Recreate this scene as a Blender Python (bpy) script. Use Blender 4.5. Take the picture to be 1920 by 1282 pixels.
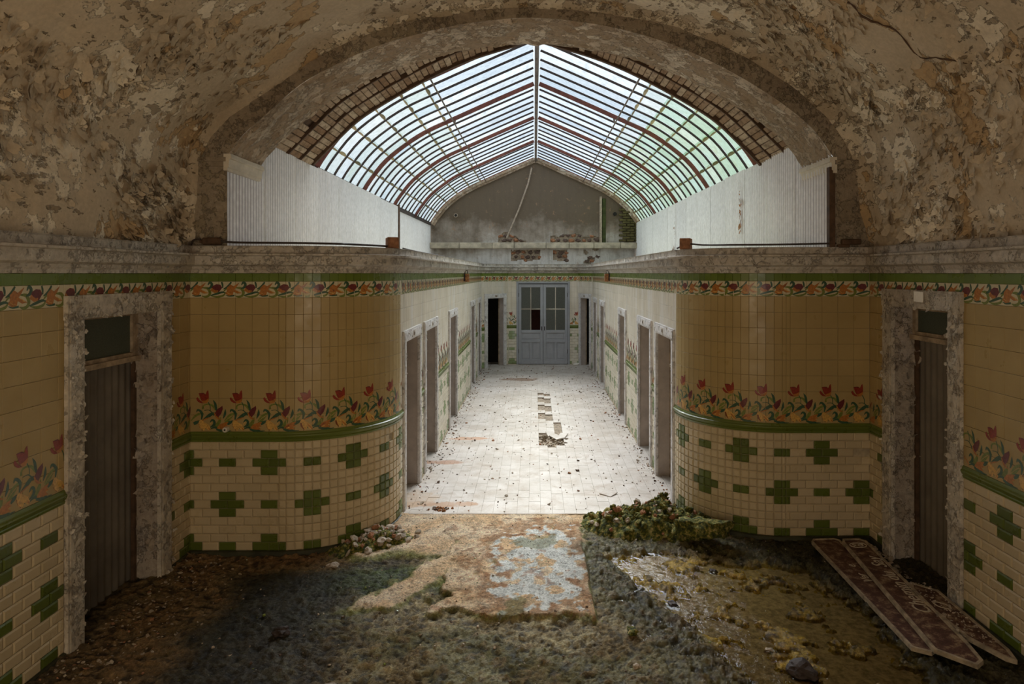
import bpy, bmesh, math, random
from mathutils import Vector, Matrix, noise
random.seed(7)
R = math.radians
for o in list(bpy.data.objects): bpy.data.objects.remove(o)
S = bpy.context.scene
COL = S.collection

# ------------------------------------------------------------------ camera, world, lights, exposure
cam_d = bpy.data.cameras.new('camera'); cam = bpy.data.objects.new('camera', cam_d); COL.objects.link(cam)
cam_d.sensor_width = 36.0; cam_d.lens = 1250 / 1920 * 36.0
cam_d.shift_x = -42 / 1920; cam_d.shift_y = -129 / 1920
cam_d.clip_start = 0.05; cam_d.clip_end = 300
cam.location = (0, 0, 2.5); cam.rotation_euler = (R(90), 0, 0)
S.camera = cam
W = bpy.data.worlds.new('overcast_sky'); S.world = W; W.use_nodes = True
wn = W.node_tree.nodes; wl = W.node_tree.links
bg = wn['Background']
tc = wn.new('ShaderNodeTexCoord'); wno = wn.new('ShaderNodeTexNoise'); wno.inputs['Scale'].default_value = 2.2
wno.inputs['Detail'].default_value = 4
wr = wn.new('ShaderNodeValToRGB')
wr.color_ramp.elements[0].position = .35; wr.color_ramp.elements[0].color = (.70, .79, .86, 1)
wr.color_ramp.elements[1].position = .65; wr.color_ramp.elements[1].color = (.94, .98, 1.0, 1)
wl.new(tc.outputs['Generated'], wno.inputs['Vector']); wl.new(wno.outputs['Fac'], wr.inputs['Fac'])
wl.new(wr.outputs['Color'], bg.inputs['Color'])
bg.inputs['Strength'].default_value = 1.15
sd = bpy.data.lights.new('hazy_sun', 'SUN'); sd.energy = 10.5; sd.angle = R(50); sd.color = (1.0, .965, .92)
sun = bpy.data.objects.new('hazy_sun', sd); COL.objects.link(sun)
sun.rotation_euler = (R(-40), R(0), 0)
sun.location = (0, 12, 20)
# warm fill lamp added behind the camera to brighten the hall's vault and tiles
def area(name, loc, rot, sx, sy, energy, color):
    d = bpy.data.lights.new(name, 'AREA'); d.shape = 'RECTANGLE'; d.size = sx; d.size_y = sy
    d.energy = energy; d.color = color
    o = bpy.data.objects.new(name, d); COL.objects.link(o); o.location = loc; o.rotation_euler = rot
    return o
area('rear_fill_light', (-.9, -.95, 1.6), (R(116), 0, 0), 3.0, 1.9, 62, (1.0, .72, .38))
S.view_settings.view_transform = 'Standard'; S.view_settings.look = 'None'
S.view_settings.gamma = 1.0; S.view_settings.use_curve_mapping = False
S.view_settings.exposure = 0.0

# ------------------------------------------------------------------ node helper
class NT:
    def __init__(s, name):
        s.m = bpy.data.materials.new(name); s.m.use_nodes = True
        s.t = s.m.node_tree; s.n = s.t.nodes; s.l = s.t.links
        s.b = s.n['Principled BSDF']; s.out = s.n['Material Output']
        s._pos = None
    def node(s, t): return s.n.new(t)
    def pos(s):
        if not s._pos: s._pos = s.node('ShaderNodeNewGeometry')
        return s._pos.outputs['Position']
    def island(s):
        s.pos(); return s._pos.outputs['Random Per Island']
    def objrand(s): return s.node('ShaderNodeObjectInfo').outputs['Random']
    def put(s, sock, v):
        if v is None: return
        if isinstance(v, (int, float)): sock.default_value = v
        elif isinstance(v, tuple): sock.default_value = v if len(v) == len(sock.default_value) else (*v, 1)
        else: s.l.new(v, sock)
    def mapv(s, scale, vec=None):
        n = s.node('ShaderNodeMapping'); s.put(n.inputs['Vector'], vec or s.pos()); n.inputs['Scale'].default_value = scale
        return n.outputs['Vector']
    def noise(s, scale, detail=4, rough=.6, vec=None, dist=0.0):
        n = s.node('ShaderNodeTexNoise'); n.inputs['Scale'].default_value = scale; n.inputs['Detail'].default_value = detail
        n.inputs['Roughness'].default_value = rough; n.inputs['Distortion'].default_value = dist
        s.put(n.inputs['Vector'], vec or s.pos()); return n.outputs['Fac']
    def voro(s, scale, feat='DISTANCE_TO_EDGE', vec=None):
        n = s.node('ShaderNodeTexVoronoi'); n.feature = feat; n.inputs['Scale'].default_value = scale
        s.put(n.inputs['Vector'], vec or s.pos()); return n.outputs['Distance']
    def ramp(s, fac, *st):
        n = s.node('ShaderNodeValToRGB'); e = n.color_ramp.elements
        def c(v): return (v, v, v, 1) if isinstance(v, (int, float)) else (*v, 1)
        e[0].position, e[0].color = st[0][0], c(st[0][1]); e[1].position, e[1].color = st[-1][0], c(st[-1][1])
        for p, v in st[1:-1]:
            x = e.new(p); x.color = c(v)
        s.put(n.inputs['Fac'], fac); return n.outputs['Color']
    def mix(s, fac, a, b, mode='MIX'):
        n = s.node('ShaderNodeMix'); n.data_type = 'RGBA'; n.blend_type = mode
        s.put(n.inputs[0], fac); s.put(n.inputs[6], a); s.put(n.inputs[7], b); return n.outputs[2]
    def math(s, op, a, b=None, clamp=False):
        n = s.node('ShaderNodeMath'); n.operation = op; n.use_clamp = clamp
        s.put(n.inputs[0], a)
        if b is not None: s.put(n.inputs[1], b)
        return n.outputs[0]
    def attr(s, name):
        n = s.node('ShaderNodeAttribute'); n.attribute_name = name; return n
    def bump(s, h, strength=.5, dist=.02, prev=None):
        n = s.node('ShaderNodeBump'); n.inputs['Strength'].default_value = strength; n.inputs['Distance'].default_value = dist
        s.put(n.inputs['Height'], h)
        if prev is not None: s.put(n.inputs['Normal'], prev)
        return n.outputs['Normal']
    def fin(s, col, rough=.8, normal=None, metal=0, spec=None):
        s.put(s.b.inputs['Base Color'], col); s.put(s.b.inputs['Roughness'], rough)
        if normal is not None: s.put(s.b.inputs['Normal'], normal)
        s.b.inputs['Metallic'].default_value = metal
        if spec is not None: s.b.inputs['Specular IOR Level'].default_value = spec
        return s.m

MT = {}
def plain(name, col, rough=.7, var=.25, nscale=9, bumpd=.004, metal=0):
    t = NT(name)
    f = t.noise(nscale, 5); c2 = tuple(max(0, x * (1 - var)) for x in col); c3 = tuple(min(1, x * (1 + var * .6)) for x in col)
    c = t.ramp(f, (.35, c2), (.65, c3))
    MT[name] = t.fin(c, rough, t.bump(t.noise(nscale * 5, 4), .5, bumpd), metal); return MT[name]

def plaster(name, a, b, c, stain, peel=.5):
    """old limewashed plaster: layers that peel (a over b over c) and a brown stain"""
    t = NT(name)
    big = t.noise(1.1, 8, .68); med = t.noise(5.5, 10, .72); fine = t.noise(26, 6, .65)
    l1 = t.ramp(med, (peel, 0.0), (peel + .022, 1.0))
    l2 = t.ramp(t.noise(3.3, 9, .72, vec=t.mapv((1, 1, .8))), (.53, 0.0), (.552, 1.0))
    col = t.mix(l1, a, b); col = t.mix(l2, col, c)
    st = t.ramp(big, (.44, 0.0), (.7, .8)); col = t.mix(st, col, stain)
    spots = t.ramp(t.noise(21, 8, .75), (.61, 0.0), (.69, .5)); col = t.mix(spots, col, tuple(x * .45 for x in stain))
    v = t.ramp(fine, (.3, .72), (.7, 1.12)); col = t.mix(1.0, col, v, 'MULTIPLY')
    n = t.bump(l1, .9, .012); n = t.bump(l2, .9, .012, n); n = t.bump(t.noise(17, 8, .7), .7, .02, n); n = t.bump(fine, .5, .006, n)
    MT[name] = t.fin(col, .92, n); return MT[name]

def vault_mat():
    t = NT('vault_plaster')
    zone = t.noise(.75, 4, .6)                                   # where the paint has let go
    col = t.ramp(t.noise(1.3, 6, .6), (.3, (.50, .40, .28)), (.7, (.66, .55, .41)))
    pk = t.math('ADD', t.noise(2.6, 10, .66), t.math('MULTIPLY', t.math('SUBTRACT', zone, .5), .5))
    l1 = t.ramp(pk, (.545, 0.0), (.556, 1.0)); col = t.mix(l1, col, (.80, .70, .55))
    pk2 = t.math('ADD', t.noise(2.1, 9, .62, vec=t.mapv((1, 1.2, .8))), t.math('MULTIPLY', t.math('SUBTRACT', zone, .5), -.35))
    l2 = t.ramp(pk2, (.60, 0.0), (.612, 1.0)); col = t.mix(l2, col, (.52, .36, .20))
    chm = t.math('ADD', t.noise(11, 7, .62, vec=t.mapv((1.0, .75, 1.6))), t.math('MULTIPLY', t.math('SUBTRACT', zone, .5), .55))
    ch = t.ramp(chm, (.605, 0.0), (.635, 1.0)); col = t.mix(t.math('MULTIPLY', ch, .75), col, (.24, .17, .10))
    damp = t.ramp(t.noise(.9, 7, .7), (.52, 0.0), (.72, .7)); col = t.mix(damp, col, (.34, .23, .13))
    col = t.mix(1.0, col, t.ramp(t.noise(34, 5), (.3, .86), (.7, 1.08)), 'MULTIPLY')
    n = t.bump(l1, 1.0, -.010); n = t.bump(l2, 1.0, -.012, n); n = t.bump(ch, 1.0, .018, n); n = t.bump(t.noise(30, 5), .35, .008, n)
    MT['vault_plaster'] = t.fin(col, .92, n)
vault_mat()
plaster('arch_plaster', (.38, .31, .23), (.32, .26, .18), (.42, .35, .26), (.22, .16, .11), .52)
plaster('rough_masonry', (.66, .53, .40), (.42, .31, .21), (.78, .67, .54), (.34, .24, .15), .47)
plaster('cornice_plaster', (.62, .57, .50), (.56, .50, .43), (.67, .62, .56), (.46, .38, .30), .54)
plaster('frame_paint', (.68, .61, .51), (.54, .47, .38), (.76, .70, .61), (.30, .24, .19), .56)
plaster('cabin_paint', (.80, .77, .76), (.74, .71, .69), (.83, .81, .80), (.68, .63, .59), .60)
plain('cabin_reveal', (.50, .43, .38), .85, .15, 6)
plaster('reveal_plaster', (.47, .40, .33), (.40, .33, .26), (.55, .48, .42), (.30, .22, .16), .55)
plain('stone_cream', (.74, .67, .56), .9, .15, 8, .006)
plain('grout', (.46, .38, .26), .95, .3, 12)
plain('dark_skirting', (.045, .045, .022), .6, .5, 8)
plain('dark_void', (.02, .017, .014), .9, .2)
plain('timber_dark', (.10, .055, .03), .8, .4, 14)
plain('iron_dark', (.035, .022, .018), .7, .4, 20)
plain('iron_red', (.16, .045, .028), .7, .4, 14)
plain('rod_iron', (.16, .12, .09), .6, .4, 14)
plain('rust', (.33, .14, .05), .85, .5, 30)
plain('cable', (.05, .035, .03), .6, .3, 20)
plain('brick_red', (.36, .17, .09), .9, .4, 18, .01)
plain('stone', (.42, .35, .27), .9, .45, 22, .012)
plain('stone_pale', (.44, .36, .28), .85, .3, 22, .012)
plain('paper', (.92, .88, .80), .8, .06, 6)
plain('door_grey', (.37, .38, .41), .5, .10, 5)
plain('ledge_stone', (.50, .44, .34), .9, .35, 5, .008)
plain('wood_pale', (.42, .32, .22), .8, .4, 12)
plain('board_back', (.40, .32, .22), .85, .45, 14)
plain('letter_paint', (.58, .50, .38), .75, .25, 40, .001)
plain('ceramic', (.70, .66, .58), .3, .1, 14)

def glaze(name, base, var=.12, rough=.22, dirt=.5, dirtcol=(.16, .11, .06), streak=0, bumpy=.003):
    """glazed tile: each tile a little different, mould and grime in blots"""
    t = NT(name)
    r = t.math('ADD', t.math('MULTIPLY', t.objrand(), .5), t.math('MULTIPLY', t.island(), .5))
    d = tuple(x * (1 - var) for x in base); l = tuple(min(1, x * (1 + var)) for x in base)
    col = t.ramp(r, (.1, d), (.9, l))
    cl = t.ramp(t.noise(2.1, 5), (.35, (.90, .86, .78)), (.7, (1.05, 1.03, 1.0))); col = t.mix(1.0, col, cl, 'MULTIPLY')
    sp = t.ramp(t.noise(15, 6, .75), (.66, 0.0), (.74, dirt)); col = t.mix(sp, col, dirtcol)
    if streak:
        s1 = t.ramp(t.noise(1.0, 6, .6, vec=t.mapv((5, 5, .8))), (.50, 0.0), (.68, streak)); col = t.mix(s1, col, (.80, .78, .76))
        s2 = t.ramp(t.noise(1.0, 6, .6, vec=t.mapv((9, 9, .5))), (.56, 0.0), (.72, streak * .8)); col = t.mix(s2, col, (.40, .36, .29))
    ro = t.ramp(t.noise(7, 5), (.3, rough), (.7, rough + .3))
    MT[name] = t.fin(col, ro, t.bump(t.noise(30, 3), .3, bumpy)); return MT[name]
glaze('metro_cream', (.57, .475, .32), .10, .2, .35)
glaze('square_cream', (.42, .31, .135), .05, .25, .4)
glaze('metro_green', (.095, .13, .020), .22, .18, .4)
glaze('band_green', (.12, .18, .022), .15, .2, .3)
glaze('corr_metro', (.74, .70, .60), .08, .3, .35, streak=.25)
glaze('corr_square', (.72, .67, .58), .05, .4, .4, streak=.55)
glaze('corr_green', (.25, .33, .15), .2, .25, .3, streak=.3)
glaze('rail_green', (.12, .16, .025), .1, .2, .5)
glaze('frieze_ground', (.62, .56, .40), .05, .3, .2)
for nm, c in dict(m_red=(.24, .030, .016), m_maroon=(.13, .022, .025), m_orange=(.40, .15, .03), m_yellow=(.58, .34, .09),
                  m_leaf=(.035, .085, .045), m_olive=(.16, .19, .035), m_brown=(.20, .06, .02)).items():
    t = NT(nm); f = t.noise(60, 3)
    MT[nm] = t.fin(t.ramp(f, (.3, tuple(x * .75 for x in c)), (.7, tuple(min(1, x * 1.35) for x in c))), .3)
MOT = ['m_red', 'm_maroon', 'm_orange', 'm_yellow', 'm_leaf', 'm_olive', 'm_brown']

# floor tiles of the corridor: pale, dusty, with rust stains that have places of their own
def blob(t, x, y, rx, ry, soft=.35):
    sx = t.node('ShaderNodeSeparateXYZ'); t.put(sx.inputs[0], t.pos())
    dx = t.math('DIVIDE', t.math('SUBTRACT', sx.outputs[0], x), rx); dy = t.math('DIVIDE', t.math('SUBTRACT', sx.outputs[1], y), ry)
    d = t.math('ADD', t.math('MULTIPLY', dx, dx), t.math('MULTIPLY', dy, dy))
    d = t.math('ADD', d, t.math('MULTIPLY', t.math('SUBTRACT', t.noise(5, 7, .75), .5), 4.5))
    return t.ramp(d, (.5, 1.0), (.5 + soft * 2, 0.0))
def px(x, y, z=0.0):
    d = (2.5 - z) * 1250 / (y - 512); return ((x - 1002) * d / 1250, d)
t = NT('floor_tile_pale')
r = t.math('ADD', t.math('MULTIPLY', t.objrand(), .5), t.math('MULTIPLY', t.island(), .5))
col = t.ramp(r, (.1, (.45, .395, .34)), (.9, (.51, .455, .40)))
w = t.ramp(t.noise(1.3, 8, .7), (.40, 0.0), (.62, .8)); col = t.mix(w, col, (.64, .59, .545))
w = t.ramp(t.noise(3.5, 9, .75, dist=.6), (.50, 0.0), (.66, .75)); col = t.mix(w, col, (.40, .32, .25))
for (x, y, rx, ry, c) in [(828, 866, .35, .10, (.38, .17, .07)), (880, 822, .35, .10, (.50, .25, .12)), (975, 711, .5, .25, (.20, .10, .04)),
                          (815, 945, .5, .1, (.42, .22, .10)), (760, 935, .4, .3, (.50, .36, .24))]:
    X, Y = px(x, y); col = t.mix(t.math('MULTIPLY', blob(t, X, Y, rx, ry), .75), col, c)
col = t.mix(t.ramp(t.noise(45, 5, .8), (.62, 0.0), (.68, .55)), col, (.26, .20, .16))
MT['floor_tile_pale'] = t.fin(col, t.ramp(t.noise(4, 5), (.3, .45), (.7, .85)), t.bump(t.noise(40, 5), .4, .004))
plain('mortar_bed', (.34, .27, .20), .95, .5, 26, .02)

t = NT('mud')
at = t.attr('Col'); wet = t.attr('wet').outputs['Fac']
f1 = t.noise(9, 9, .75); f2 = t.noise(60, 6, .7); f3 = t.noise(190, 3, .7)
v = t.math('MAXIMUM', t.math('ADD', t.math('ADD', t.math('MULTIPLY', f1, 2.6), t.math('MULTIPLY', f2, 3.0)), -1.75), .12)
col = t.mix(1.0, at.outputs['Color'], v, 'MULTIPLY')
spk = t.ramp(t.noise(75, 5, .8), (.63, 0.0), (.70, .6)); col = t.mix(spk, col, (.05, .045, .025))
spk = t.ramp(t.noise(48, 5, .8, vec=t.mapv((1, 1.3, 1))), (.62, 0.0), (.68, .7)); col = t.mix(spk, col, (.50, .42, .26))
ro = t.math('SUBTRACT', .88, t.math('MULTIPLY', wet, t.ramp(f1, (.3, .60), (.7, .82))))
n = t.bump(t.noise(22, 8, .75, dist=.9), 1.0, .05); n = t.bump(f2, 1.0, .014, n); n = t.bump(f3, .35, .003, n)
MT['mud'] = t.fin(col, ro, n)

t = NT('moss_clump')
f = t.noise(24, 8, .75)
col = t.ramp(f, (.34, (.010, .012, .005)), (.46, (.06, .08, .012)), (.53, (.22, .22, .022)), (.61, (.62, .48, .18)), (.8, (.45, .33, .2)))
MT['moss_clump'] = t.fin(col, .85, t.bump(t.noise(45, 8, .75), 1, .03))
t = NT('puddle_water')
t.put(t.b.inputs['Base Color'], (.42, .30, .07)); t.b.inputs['Transmission Weight'].default_value = 1.0
t.b.inputs['IOR'].default_value = 1.33; t.b.inputs['Roughness'].default_value = .03
t.put(t.b.inputs['Normal'], t.bump(t.noise(7, 3), .12, .02)); MT['water'] = t.m
tr = t.node('ShaderNodeBsdfTransparent'); tr.inputs['Color'].default_value = (.97, .91, .62, 1)
gl = t.node('ShaderNodeBsdfGlossy'); gl.inputs['Roughness'].default_value = .02
t.put(gl.inputs['Normal'], t.bump(t.noise(9, 5), .55, .05))
fr = t.node('ShaderNodeFresnel'); fr.inputs['IOR'].default_value = 1.38
mx = t.node('ShaderNodeMixShader'); t.l.new(fr.outputs[0], mx.inputs[0]); t.l.new(tr.outputs[0], mx.inputs[1]); t.l.new(gl.outputs[0], mx.inputs[2])
t.l.new(mx.outputs[0], t.out.inputs['Surface'])

def sheet_mat(name, cols, transp, transl, stain, stainw):
    """weathered translucent sheet or glass: part clear, part milky"""
    t = NT(name)
    r = t.objrand()
    col = t.ramp(r, *cols)
    st = t.ramp(t.noise(1.0, 8, .7, vec=t.mapv((6, 3, 1.6))), (.52, 0.0), (.72, stainw)); col = t.mix(st, col, stain)
    if name == 'corrugated_plastic': col = t.mix(t.ramp(t.attr('groove').outputs['Fac'], (.25, 0.0), (.7, .9)), col, (.34, .30, .33))   # stripe shading painted into the grooves
    fine = t.ramp(t.noise(14, 5), (.3, .85), (.7, 1.05)); col = t.mix(1.0, col, fine, 'MULTIPLY')
    T = t.node('ShaderNodeBsdfTransparent'); t.put(T.inputs['Color'], col)
    L = t.node('ShaderNodeBsdfTranslucent'); t.put(L.inputs['Color'], col)
    D = t.node('ShaderNodeBsdfDiffuse'); t.put(D.inputs['Color'], col)
    a = t.node('ShaderNodeMixShader'); a.inputs[0].default_value = transl; t.l.new(D.outputs[0], a.inputs[1]); t.l.new(L.outputs[0], a.inputs[2])
    b = t.node('ShaderNodeMixShader'); b.inputs[0].default_value = transp; t.l.new(a.outputs[0], b.inputs[1]); t.l.new(T.outputs[0], b.inputs[2])
    t.l.new(b.outputs[0], t.out.inputs['Surface']); MT[name] = t.m; return t.m
sheet_mat('pane_upper', [(.0, (.62, .70, .78)), (.35, (.80, .86, .92)), (.7, (.90, .94, .97)), (1, (.66, .72, .78))], .84, .7, (.40, .46, .52), .6)
sheet_mat('pane_lower', [(.0, (.68, .75, .74)), (.3, (.76, .81, .82)), (.5, (.62, .70, .68)), (.75, (.86, .87, .87)), (1, (.60, .70, .76))], .84, .7, (.52, .58, .42), .4)
sheet_mat('pane_green', [(.0, (.60, .74, .64)), (.5, (.50, .64, .48)), (1, (.68, .75, .62))], .84, .7, (.48, .50, .26), .5)
sheet_mat('putty', [(.0, (.13, .10, .06)), (1, (.30, .23, .13))], .15, .5, (.12, .08, .04), .6)
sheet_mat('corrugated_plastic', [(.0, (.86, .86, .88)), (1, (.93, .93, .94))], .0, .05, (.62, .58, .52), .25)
t = NT('zinc_corrugated')
MT['zinc'] = t.fin(t.ramp(t.noise(3, 6), (.3, (.13, .11, .09)), (.7, (.23, .20, .16))), .55, None, .3)
t = NT('dark_glass'); MT['dark_glass'] = t.fin(t.ramp(t.noise(70, 3), (.3, (.035, .045, .04)), (.7, (.07, .085, .075))), .28, t.bump(t.noise(160, 2), .5, .003))
t = NT('transom_glass'); MT['transom_glass'] = t.fin(t.ramp(t.noise(90, 3), (.3, (.05, .065, .05)), (.7, (.09, .11, .085))), .3, t.bump(t.noise(220, 2), .5, .003))
plain('red_inside', (.07, .018, .012), .9, .3)
t = NT('sign_face')
col = t.ramp(t.noise(14, 9, .75), (.36, (.05, .018, .012)), (.50, (.11, .045, .028)), (.57, (.24, .15, .09)), (.66, (.40, .31, .20)))
MT['sign_face'] = t.fin(col, .7, t.bump(t.noise(60, 5), .5, .004))
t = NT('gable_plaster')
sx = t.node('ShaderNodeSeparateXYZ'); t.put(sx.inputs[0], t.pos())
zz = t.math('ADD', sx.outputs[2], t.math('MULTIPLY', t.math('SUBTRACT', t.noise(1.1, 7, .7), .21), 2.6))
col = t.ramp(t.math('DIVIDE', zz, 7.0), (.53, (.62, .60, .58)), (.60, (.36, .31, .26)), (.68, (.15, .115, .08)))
st = t.ramp(t.noise(1.0, 6, .6, vec=t.mapv((6, 6, .7))), (.48, 0.0), (.7, .5)); col = t.mix(st, col, (.12, .095, .07))
gm = t.math('MULTIPLY', t.ramp(sx.outputs[0], (0, 0.0), (1, 1.0)), 1.0)
sp = t.ramp(t.noise(7, 9, .75), (.60, 0.0), (.66, .7)); col = t.mix(sp, col, (.36, .22, .13))
MT['gable_plaster'] = t.fin(col, .95, t.bump(t.noise(9, 9, .7), .8, .03))
plain('moss_wall', (.06, .075, .02), .9, .5, 12, .01)

# ------------------------------------------------------------------ mesh helpers
class MB:
    def __init__(s): s.v = []; s.f = []; s.mi = []
    def add(s, vs, fs, T=None, m=0):
        b = len(s.v)
        s.v += [tuple(T(p)) if T else tuple(p) for p in vs]
        s.f += [tuple(i + b for i in f) for f in fs]; s.mi += [m] * len(fs) if isinstance(m, int) else list(m)
    def box(s, x0, x1, y0, y1, z0, z1, T=None, m=0):
        vs = [(x, y, z) for z in (z0, z1) for y in (y0, y1) for x in (x0, x1)]
        s.add(vs, [(0, 2, 3, 1), (4, 5, 7, 6), (0, 1, 5, 4), (2, 6, 7, 3), (0, 4, 6, 2), (1, 3, 7, 5)], T, m)
    def bbox(s, x0, x1, y0, y1, z0, z1, b=.006, T=None, m=0):
        """box with chamfered edges on all sides (octagonal prism, bevelled ends)"""
        bm = bmesh.new(); bmesh.ops.create_cube(bm, size=1)
        for v in bm.verts: v.co = Vector(((x0 + x1) / 2 + v.co.x * (x1 - x0), (y0 + y1) / 2 + v.co.y * (y1 - y0), (z0 + z1) / 2 + v.co.z * (z1 - z0)))
        bmesh.ops.bevel(bm, geom=bm.edges[:] + bm.verts[:], offset=b, segments=1, affect='EDGES')
        bm.verts.index_update(); s.add([v.co[:] for v in bm.verts], [tuple(v.index for v in f.verts) for f in bm.faces], T, m); bm.free()
    def tube(s, pts, r, n=8, T=None, m=0):
        pts = [Vector(p) for p in pts]; vs = []; fs = []
        for i, p in enumerate(pts):
            d = (pts[min(i + 1, len(pts) - 1)] - pts[max(i - 1, 0)]).normalized()
            a = d.orthogonal().normalized() if abs(d.z) > .9 else d.cross(Vector((0, 0, 1))).normalized(); c = d.cross(a)
            rr = r[i] if isinstance(r, (list, tuple)) else r
            for k in range(n):
                th = 2 * math.pi * k / n; vs.append(p + a * math.cos(th) * rr + c * math.sin(th) * rr)
        for i in range(len(pts) - 1):
            for k in range(n): fs.append((i * n + k, i * n + (k + 1) % n, (i + 1) * n + (k + 1) % n, (i + 1) * n + k))
        fs.append(tuple(range(n))[::-1]); fs.append(tuple((len(pts) - 1) * n + k for k in range(n)))
        s.add(vs, fs, T, m)
    def mesh(s, name, mats, smooth=False):
        me = bpy.data.meshes.new(name); me.from_pydata(s.v, [], s.f)
        for m in mats: me.materials.append(MT[m] if isinstance(m, str) else m)
        me.polygons.foreach_set('material_index', s.mi)
        if smooth: me.polygons.foreach_set('use_smooth', [True] * len(s.f))
        me.update(); return me
    def build(s, name, mats, parent=None, smooth=False, **props):
        if isinstance(mats, str): mats = [mats]
        return link(name, s.mesh(name, mats, smooth), parent, **props)
def link(name, me, parent=None, loc=None, rotz=None, **props):
    o = bpy.data.objects.new(name, me); COL.objects.link(o)
    if loc is not None: o.location = loc
    if rotz is not None: o.rotation_euler = (0, 0, rotz)
    if parent is not None: o.parent = parent
    for k, v in props.items(): o[k] = v
    return o
def empty(name, loc=(0, 0, 0), rotz=0, parent=None, **props):
    return link(name, None, parent, loc, rotz, **props)
def nz(x, y=0, z=0, sc=1.0): return noise.noise(Vector((x * sc, y * sc, z * sc)))
def fbm(x, y, z=0, sc=1.0, o=4):
    return noise.fractal(Vector((x * sc, y * sc, z * sc)), 1.0, 2.0, o)
def catmull(P, n):
    out = []
    for i in range(len(P) - 1):
        p0 = P[max(i - 1, 0)]; p1 = P[i]; p2 = P[i + 1]; p3 = P[min(i + 2, len(P) - 1)]
        for k in range(n):
            t = k / n
            out.append(tuple(.5 * ((2 * p1[j]) + (-p0[j] + p2[j]) * t + (2 * p0[j] - 5 * p1[j] + 4 * p2[j] - p3[j]) * t * t + (-p0[j] + 3 * p1[j] - 3 * p2[j] + p3[j]) * t ** 3) for j in range(len(p1))))
    out.append(tuple(P[-1])); return out
def resample(P, step):
    out = [P[0]]; acc = 0
    L = [0]
    for a, b in zip(P, P[1:]): L.append(L[-1] + math.dist(a, b))
    n = max(1, round(L[-1] / step)); res = []
    j = 0
    for i in range(n + 1):
        s = L[-1] * i / n
        while j < len(P) - 2 and L[j + 1] < s: j += 1
        t = (s - L[j]) / max(1e-9, L[j + 1] - L[j]); res.append(tuple(P[j][k] + (P[j + 1][k] - P[j][k]) * t for k in range(len(P[0]))))
    return res, L[-1]

# ------------------------------------------------------------------ the wall line: one path around the rooms, room on its right
XL, XR, YL, YR, CL, CR, RL, RR = -3.09, 3.18, 5.98, 6.31, -1.39, 1.53, .9, .85
YE, YF = 17.4, 18.3; FL, FR = -.72, 1.21
SEG = []
def line(name, a, b): SEG.append(dict(n=name, k='l', a=Vector(a), b=Vector(b), L=(Vector(b) - Vector(a)).length))
def arc(name, c, r, a0, a1): SEG.append(dict(n=name, k='a', c=Vector(c), r=r, a0=a0, a1=a1, L=abs(a1 - a0) * r))
line('left', (XL, -2.5), (XL, YL)); line('fl', (XL, YL), (CL - RL, YL)); arc('al', (CL - RL, YL + RL), RL, -math.pi / 2, 0)
line('cl', (CL, YL + RL), (CL, YE)); line('hl', (CL, YE), (FL, YF)); line('far', (FL, YF), (FR, YF)); line('hr', (FR, YF), (CR, YE))
line('cr', (CR, YE), (CR, YR + RR)); arc('ar', (CR + RR, YR + RR), RR, math.pi, 1.5 * math.pi); line('fr', (CR + RR, YR), (XR, YR)); line('right', (XR, YR), (XR, -2.5))
s = 0; SG = {}
for g in SEG: g['s0'] = s; s += g['L']; g['s1'] = s; SG[g['n']] = g
def at(s):
    for g in SEG:
        if s <= g['s1'] + 1e-9: break
    u = s - g['s0']
    if g['k'] == 'l':
        t = (g['b'] - g['a']).normalized(); return g['a'] + t * u, t
    a = g['a0'] + u / g['r']; return g['c'] + Vector((math.cos(a), math.sin(a))) * g['r'], Vector((-math.sin(a), math.cos(a)))
def W3(s, off, z):
    p, t = at(s); n = Vector((t.y, -t.x)); q = p + n * off; return (q.x, q.y, z)
def stations(s0, s1):
    out = []
    def st(s, t1, t2, p):
        n1 = Vector((t1.y, -t1.x)); n2 = Vector((t2.y, -t2.x)); m = (n1 + n2) / (1 + n1.dot(n2)); out.append((s, p, m))
    ss = [s0]
    for g in SEG:
        if g['k'] == 'a':
            for k in range(1, 18): ss.append(g['s0'] + g['L'] * k / 18)
        ss.append(g['s0']); ss.append(g['s1'])
    ss.append(s1); ss = sorted({round(x, 5) for x in ss if s0 - 1e-6 <= x <= s1 + 1e-6})
    for x in ss:
        _, ta = at(max(s0, x - 1e-3)); _, tb = at(min(s1, x + 1e-3)); p, _ = at(x); st(x, ta, tb, p)
    return out
def sweep(mb, s0, s1, prof, m=0, cap=True):
    S_ = stations(s0, s1); n = len(prof); vs = []; fs = []
    for (_, p, mm) in S_:
        for (o, z) in prof: q = p + mm * o; vs.append((q.x, q.y, z))
    for i in range(len(S_) - 1):
        for k in range(n - 1): fs.append((i * n + k, (i + 1) * n + k, (i + 1) * n + k + 1, i * n + k + 1))
    if cap: fs.append(tuple(range(n))); fs.append(tuple((len(S_) - 1) * n + k for k in range(n))[::-1])
    mb.add(vs, fs, None, m)

Z_RAIL0, Z_RAIL1, Z_FR0, Z_FR1, Z_GR1 = .99, 1.08, 2.28, 2.425, 2.50
def yS(side, Y):   # path position of a depth Y on a wall that runs in depth
    g = SG[side]; return g['s0'] + (abs(Y - g['a'].y))
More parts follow.
